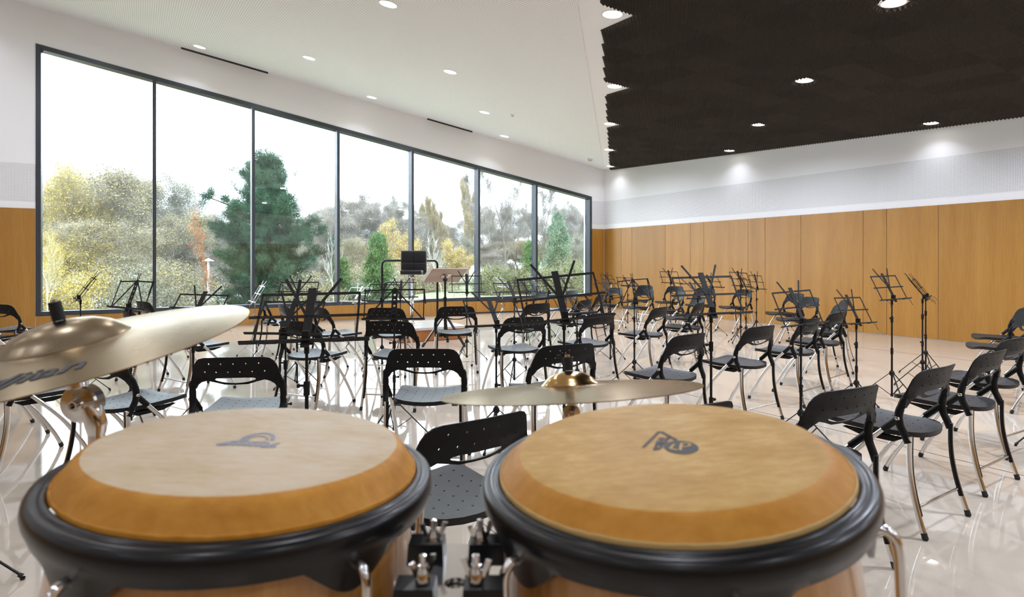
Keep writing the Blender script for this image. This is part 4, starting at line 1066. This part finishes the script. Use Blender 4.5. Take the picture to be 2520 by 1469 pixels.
def conifer(label, px, Y, top, width_m, mt, seed, base_py=None, name='conifer_tree'):
    x = at(px, Y); z0 = gz(x, Y)-.05; H = hgt(top, Y)-z0; r = random.Random(seed); m = MB(); m.tube([(0,0,0),(0,0,H*.96)], [.07,.012], 6, False); tu = []
    for k in range(int(150*H/3)):
        f = r.random()**1.25*.97+.02; R = width_m*.5*(1-f)**.75*r.uniform(.45,1.08)+.03; g = r.random()*2*PI
        e = Vector((R*math.cos(g), R*math.sin(g), H*f+R*.55)); a = Vector((0,0,H*f-R*.1))
        for q in range(4): tu.append(a.lerp(e, .35+.65*(q+r.random())/4))
        if k % 3 == 0: m.tube([a, e], [.012,.004], 3, False)
    t = thing(name, label, 'tree', (x, Y, z0), 0, 'conifers beyond the window'); obj('trunk', m, M['bark_dark'], t)
    V, F = needles(tu, 26, .15, .014, seed, 1.1); o = link('foliage', np_mesh('foliage', V, F, M[mt]), t); o['kind'] = 'stuff'
conifer('bright green cone shaped conifer left of the conductor stool', 930, 24, 578, 1.75, 'cypress', 3)
conifer('green conifer half behind the third mullion', 838, 25, 640, 1.5, 'cypress', 4)
conifer('blue green conifer behind the rightmost pane', 1372, 30, 530, 2.3, 'bluefir', 6)
conifer('small green conifer left of the last mullion', 1304, 28, 602, 1.4, 'cypress', 8)
def shrub(label, px, Y, top, width_m, mt, seed):
    x = at(px, Y); z0 = gz(x, Y)-.03; H = hgt(top, Y)-z0; g = np.random.default_rng(seed); r = random.Random(seed)
    N = 620; d = g.normal(0, 1, (N,3)); d[:,2] = abs(d[:,2]); d /= np.linalg.norm(d, axis=1)[:,None]; k = g.uniform(.30,1,(N,1))**.5
    lump = 1+.22*np.sin(3*np.arctan2(d[:,1:2], d[:,0:1])+seed)*np.sin(2.5*d[:,2:3]+seed)
    pts = d*k*lump*np.array([width_m/2, width_m/2, H*.92])+np.array([0,0,H*.06]); m = MB(); tips = []
    for i in range(60):
        q = pts[i*9]*1.04; m.tube([(0,0,0), (q[0]*.5,q[1]*.5,q[2]*.6), tuple(q)], [.020,.010,.004], 3, False); tips += [q*.8, q]
    t = thing('shrub', label, 'shrub', (x, Y, z0), 0, 'shrubs beyond the window'); obj('stems', m, M['bark'], t)
    V, F = leaves(list(pts), 16 if mt == 'shrub' else 11, .062, .11, seed); o = link('foliage', np_mesh('foliage', V, F, M[mt]), t); o['kind'] = 'stuff'
    V, F = needles(list(pts[::2]), 5, .45, .005, seed, .8, .1); o = link('twigs', np_mesh('twigs', V, F, M['twig']), t); o['kind'] = 'stuff'
for a in (('rounded shrub under the fifth pane right of the stool desk',1215,27,652,2.1,'shrub',1), ('wide rounded shrub under the sixth pane',1290,28,654,2.5,'shrub',2),
 ('rounded shrub in the rightmost pane',1400,29,640,2.6,'shrub',3), ('low shrub between the sixth pane shrubs and the corner',1345,27,662,1.7,'shrub',4), ('olive thicket at the foot of the third pane',770,23,676,2.6,'leaf_olive',5),
 ('low yellow bush at the foot of the leftmost pane',170,19,660,3.2,'leaf_yellow',6), ('yellow undergrowth right of the birch trunk',245,21,655,3.4,'leaf_yellow',7), ('grey green undergrowth before the second mullion',345,20,650,3.0,'leaf_grey',8),
 ('olive undergrowth in the second pane',430,21,646,3.0,'leaf_olive',9), ('grey green undergrowth behind the lamp post',485,28,660,2.4,'leaf_grey',10), ('brown green undergrowth behind the cypress',880,31,650,3.0,'leaf_olive',11),
 ('olive undergrowth right of the bright conifer',985,30,655,2.6,'leaf_olive',12), ('yellow green bush behind the conductor stool',1060,31,640,2.8,'leaf_olive',13), ('low grey bush before the fourth pane',905,26,690,2.2,'leaf_grey',14),
 ('yellow bush by the left jamb of the window',112,17,668,2.2,'leaf_yellow',15)): shrub(*a)
# woodland
for a in (
 ('yellow','autumn_tree','tall yellow leaved tree at the left edge of the window',125,31,392,.3,1.0),
 ('olive','autumn_tree','broad olive and brown tree in the middle of the leftmost pane',215,34,415,1.2,1.15),
 ('yellow','autumn_tree','bright yellow topped tree right of centre in the leftmost pane',265,36,405,2.2,.95),
 ('grey','autumn_tree','grey green tree beside the second mullion from the left',330,37,425,3.0,.95),
 ('grey','autumn_tree','pale slender tree in the second pane',425,38,455,.9,.8),
 ('olive','autumn_tree','low olive tree left of the lamp post',385,33,520,1.9,1.1),
 ('yellow','autumn_tree','low yellow tree at the bottom of the leftmost pane',165,26,560,4.2,1.25),
 ('olive','autumn_tree','low brown tree below the bright yellow one',290,27,545,5.0,1.3),
 ('grey','autumn_tree','grey green tree behind the rust leaved sapling',480,40,535,2.5,1.2),
 ('thicket','bare_tree','twiggy tree right of the pine',820,42,488,.5,1.0),
 ('thicket','bare_tree','twiggy tree above the bright conifer',880,43,472,1.5,1.0),
 ('bare2','bare_tree','bare brown tree in the fourth pane',945,44,478,2.1,1.1),
 ('thicket','bare_tree','twiggy tree beside the fourth mullion',1005,43,492,2.9,1.0),
 ('goldbush','autumn_tree','small golden tree right of the bright conifer',992,33,540,.4,.8),
 ('poplar','poplar_tree','tall thin golden poplar in the fifth pane',1152,40,422,.2,.9),
 ('poplar','poplar_tree','shorter thin poplar left of the tall golden one',1100,42,478,1.4,.9),
 ('poplar','poplar_tree','thin poplar right of the fourth mullion',1068,46,500,2.5,.9),
 ('goldbush','autumn_tree','golden low tree behind the conductor desk',1130,32,590,1.0,1.1),
 ('bare1','bare_tree','big bare tree with fanning branches in the sixth pane',1252,36,405,.8,1.15),
 ('bare1','bare_tree','bare tree behind the last mullion',1318,40,440,2.6,1.1),
 ('thicket','bare_tree','twiggy tree behind the sixth pane shrubs',1215,44,505,3.7,1.2),
 ('bare1','bare_tree','pale bare tree at the right end of the window',1425,41,470,4.4,1.0),
 ('bare2','bare_tree','low bare tree behind the blue green conifer',1385,44,500,5.1,1.1),
 ('thicket','bare_tree','twiggy tree left of the fifth mullion',1040,47,520,.1,1.1),
 ('thicket','bare_tree','distant grey tree left of the pine',560,48,530,1.1,1.2),
 ('thicket','bare_tree','distant grey tree behind the pine',730,47,500,2.3,1.2),
 ('grey','autumn_tree','low green tree right of the pine trunk',785,32,600,.7,1.1),
 ('grey','autumn_tree','hazy low tree at the foot of the fifth pane',1110,38,585,3.3,1.3),
 ('olive','autumn_tree','olive low tree in the fourth pane',900,37,585,4.0,1.3),
 ('olive','autumn_tree','olive low tree in the sixth pane',1262,40,590,.6,1.3),
 ('grey','autumn_tree','grey low tree in the rightmost pane',1400,38,575,1.7,1.2)): tree(*a)
for k, (px, Y, tp) in enumerate(((330,39,600),(440,41,604),(540,37,612),(590,42,605),(700,40,600),(775,38,612),(840,42,598),(930,40,600),(1000,38,606),(1075,41,602),(1150,43,600),(1210,40,596),(1275,42,600),(1345,41,602),(1420,43,600),(1480,44,600))):
    tree(('grey','olive','thicket')[k % 3], 'woodland_tree', 'low hazy tree filling the wood, number %s from the left in its row' % ('one two three four five six seven eight nine ten eleven twelve thirteen fourteen fifteen sixteen'.split()[k]), px, Y, tp, k*1.3, 2.3, 'low trees filling the wood')
tree('sapling','sapling','thin sapling with rust orange leaves left of the pine',516,22,512,.9,.55)
tree('sapling','sapling','second thin rust leaved sapling lower beside the lamp post',498,20,640,2.9,.6)
tree('young','sapling','thin pale leafless sapling right of the pine',822,22,560,.4,.6)
tree('young','sapling','thin pale sapling behind the conductor desk',1088,24,560,1.9,.8)
tree('birch','birch_tree','white trunked birch near the left jamb of the window',112,15.5,560,1.2,.7)
BACK = ['left of the window','behind the yellow tree','in the first pane','by the second mullion','left of the rust sapling','behind the pine left side','behind the pine','right of the pine','by the pale sapling','above the bright conifer','in the fourth pane','by the fourth mullion','behind the poplars','by the fifth mullion','behind the big bare tree','behind the last mullion','in the last pane','beyond the right jamb']
for k, (px, Y, tp, rt) in enumerate(((60,40,430,.3),(190,45,440,1.7),(310,46,450,2.4),(400,47,485,.6),(510,50,520,3.1),(610,52,515,4.1),(680,50,520,.2),(790,52,505,1.3),(850,53,500,2.6),(920,54,495,3.4),(985,55,505,.9),(1050,56,525,1.8),(1125,56,540,2.7),(1195,55,520,3.8),(1280,54,510,4.6),(1350,56,515,5.2),(1440,54,505,.5),(1520,52,480,1.2))):
    tree('thicket' if k % 2 else 'bare2', 'woodland_tree', 'hazy twiggy tree in the back row of the wood, %s' % BACK[k], px, Y, tp, rt, 1.5, 'back row of the wood')
# street lamp
lx = at(513, 25); lz = gz(lx, 25)
t = thing('street_lamp', 'white street lamp with a flat round hat beside the rust leaved sapling', 'street lamp', (lx, 25, lz-.02), 0)
hz_ = hgt(640, 25)-lz
b = MB(); b.tube([(0,0,0),(0,0,hz_*.99)], [.06,.045], 10); obj('post', b, M['trim_white'], t)
b = MB(); b.lathe([(.0001,hz_+.10),(.05,hz_+.08),(.21,hz_-.02),(.20,hz_-.03),(.04,hz_-.02)], 20); obj('lamp_hat', b, M['trim_white'], t)

# thin November mist over the park
m = bpy.data.materials.new('autumn_mist'); m.use_nodes = True; t_ = m.node_tree; t_.nodes.clear()
o_ = t_.nodes.new('ShaderNodeOutputMaterial'); vs_ = t_.nodes.new('ShaderNodeVolumeScatter'); vs_.inputs['Density'].default_value = .0013; vs_.inputs['Anisotropy'].default_value = .2
t_.links.new(vs_.outputs[0], o_.inputs['Volume'])
b = MB(); q = [W(26,-2.5), W(-26,-2.5), W(-26,-62), W(26,-62)]
b.hexa([Vector((p.x, p.y, -6)) for p in q]+[Vector((p.x, p.y, 16)) for p in q])
mist = obj('mist', b, m); tag(mist, 'thin pale mist hanging between the trees outside the window', 'mist', None, 'stuff')
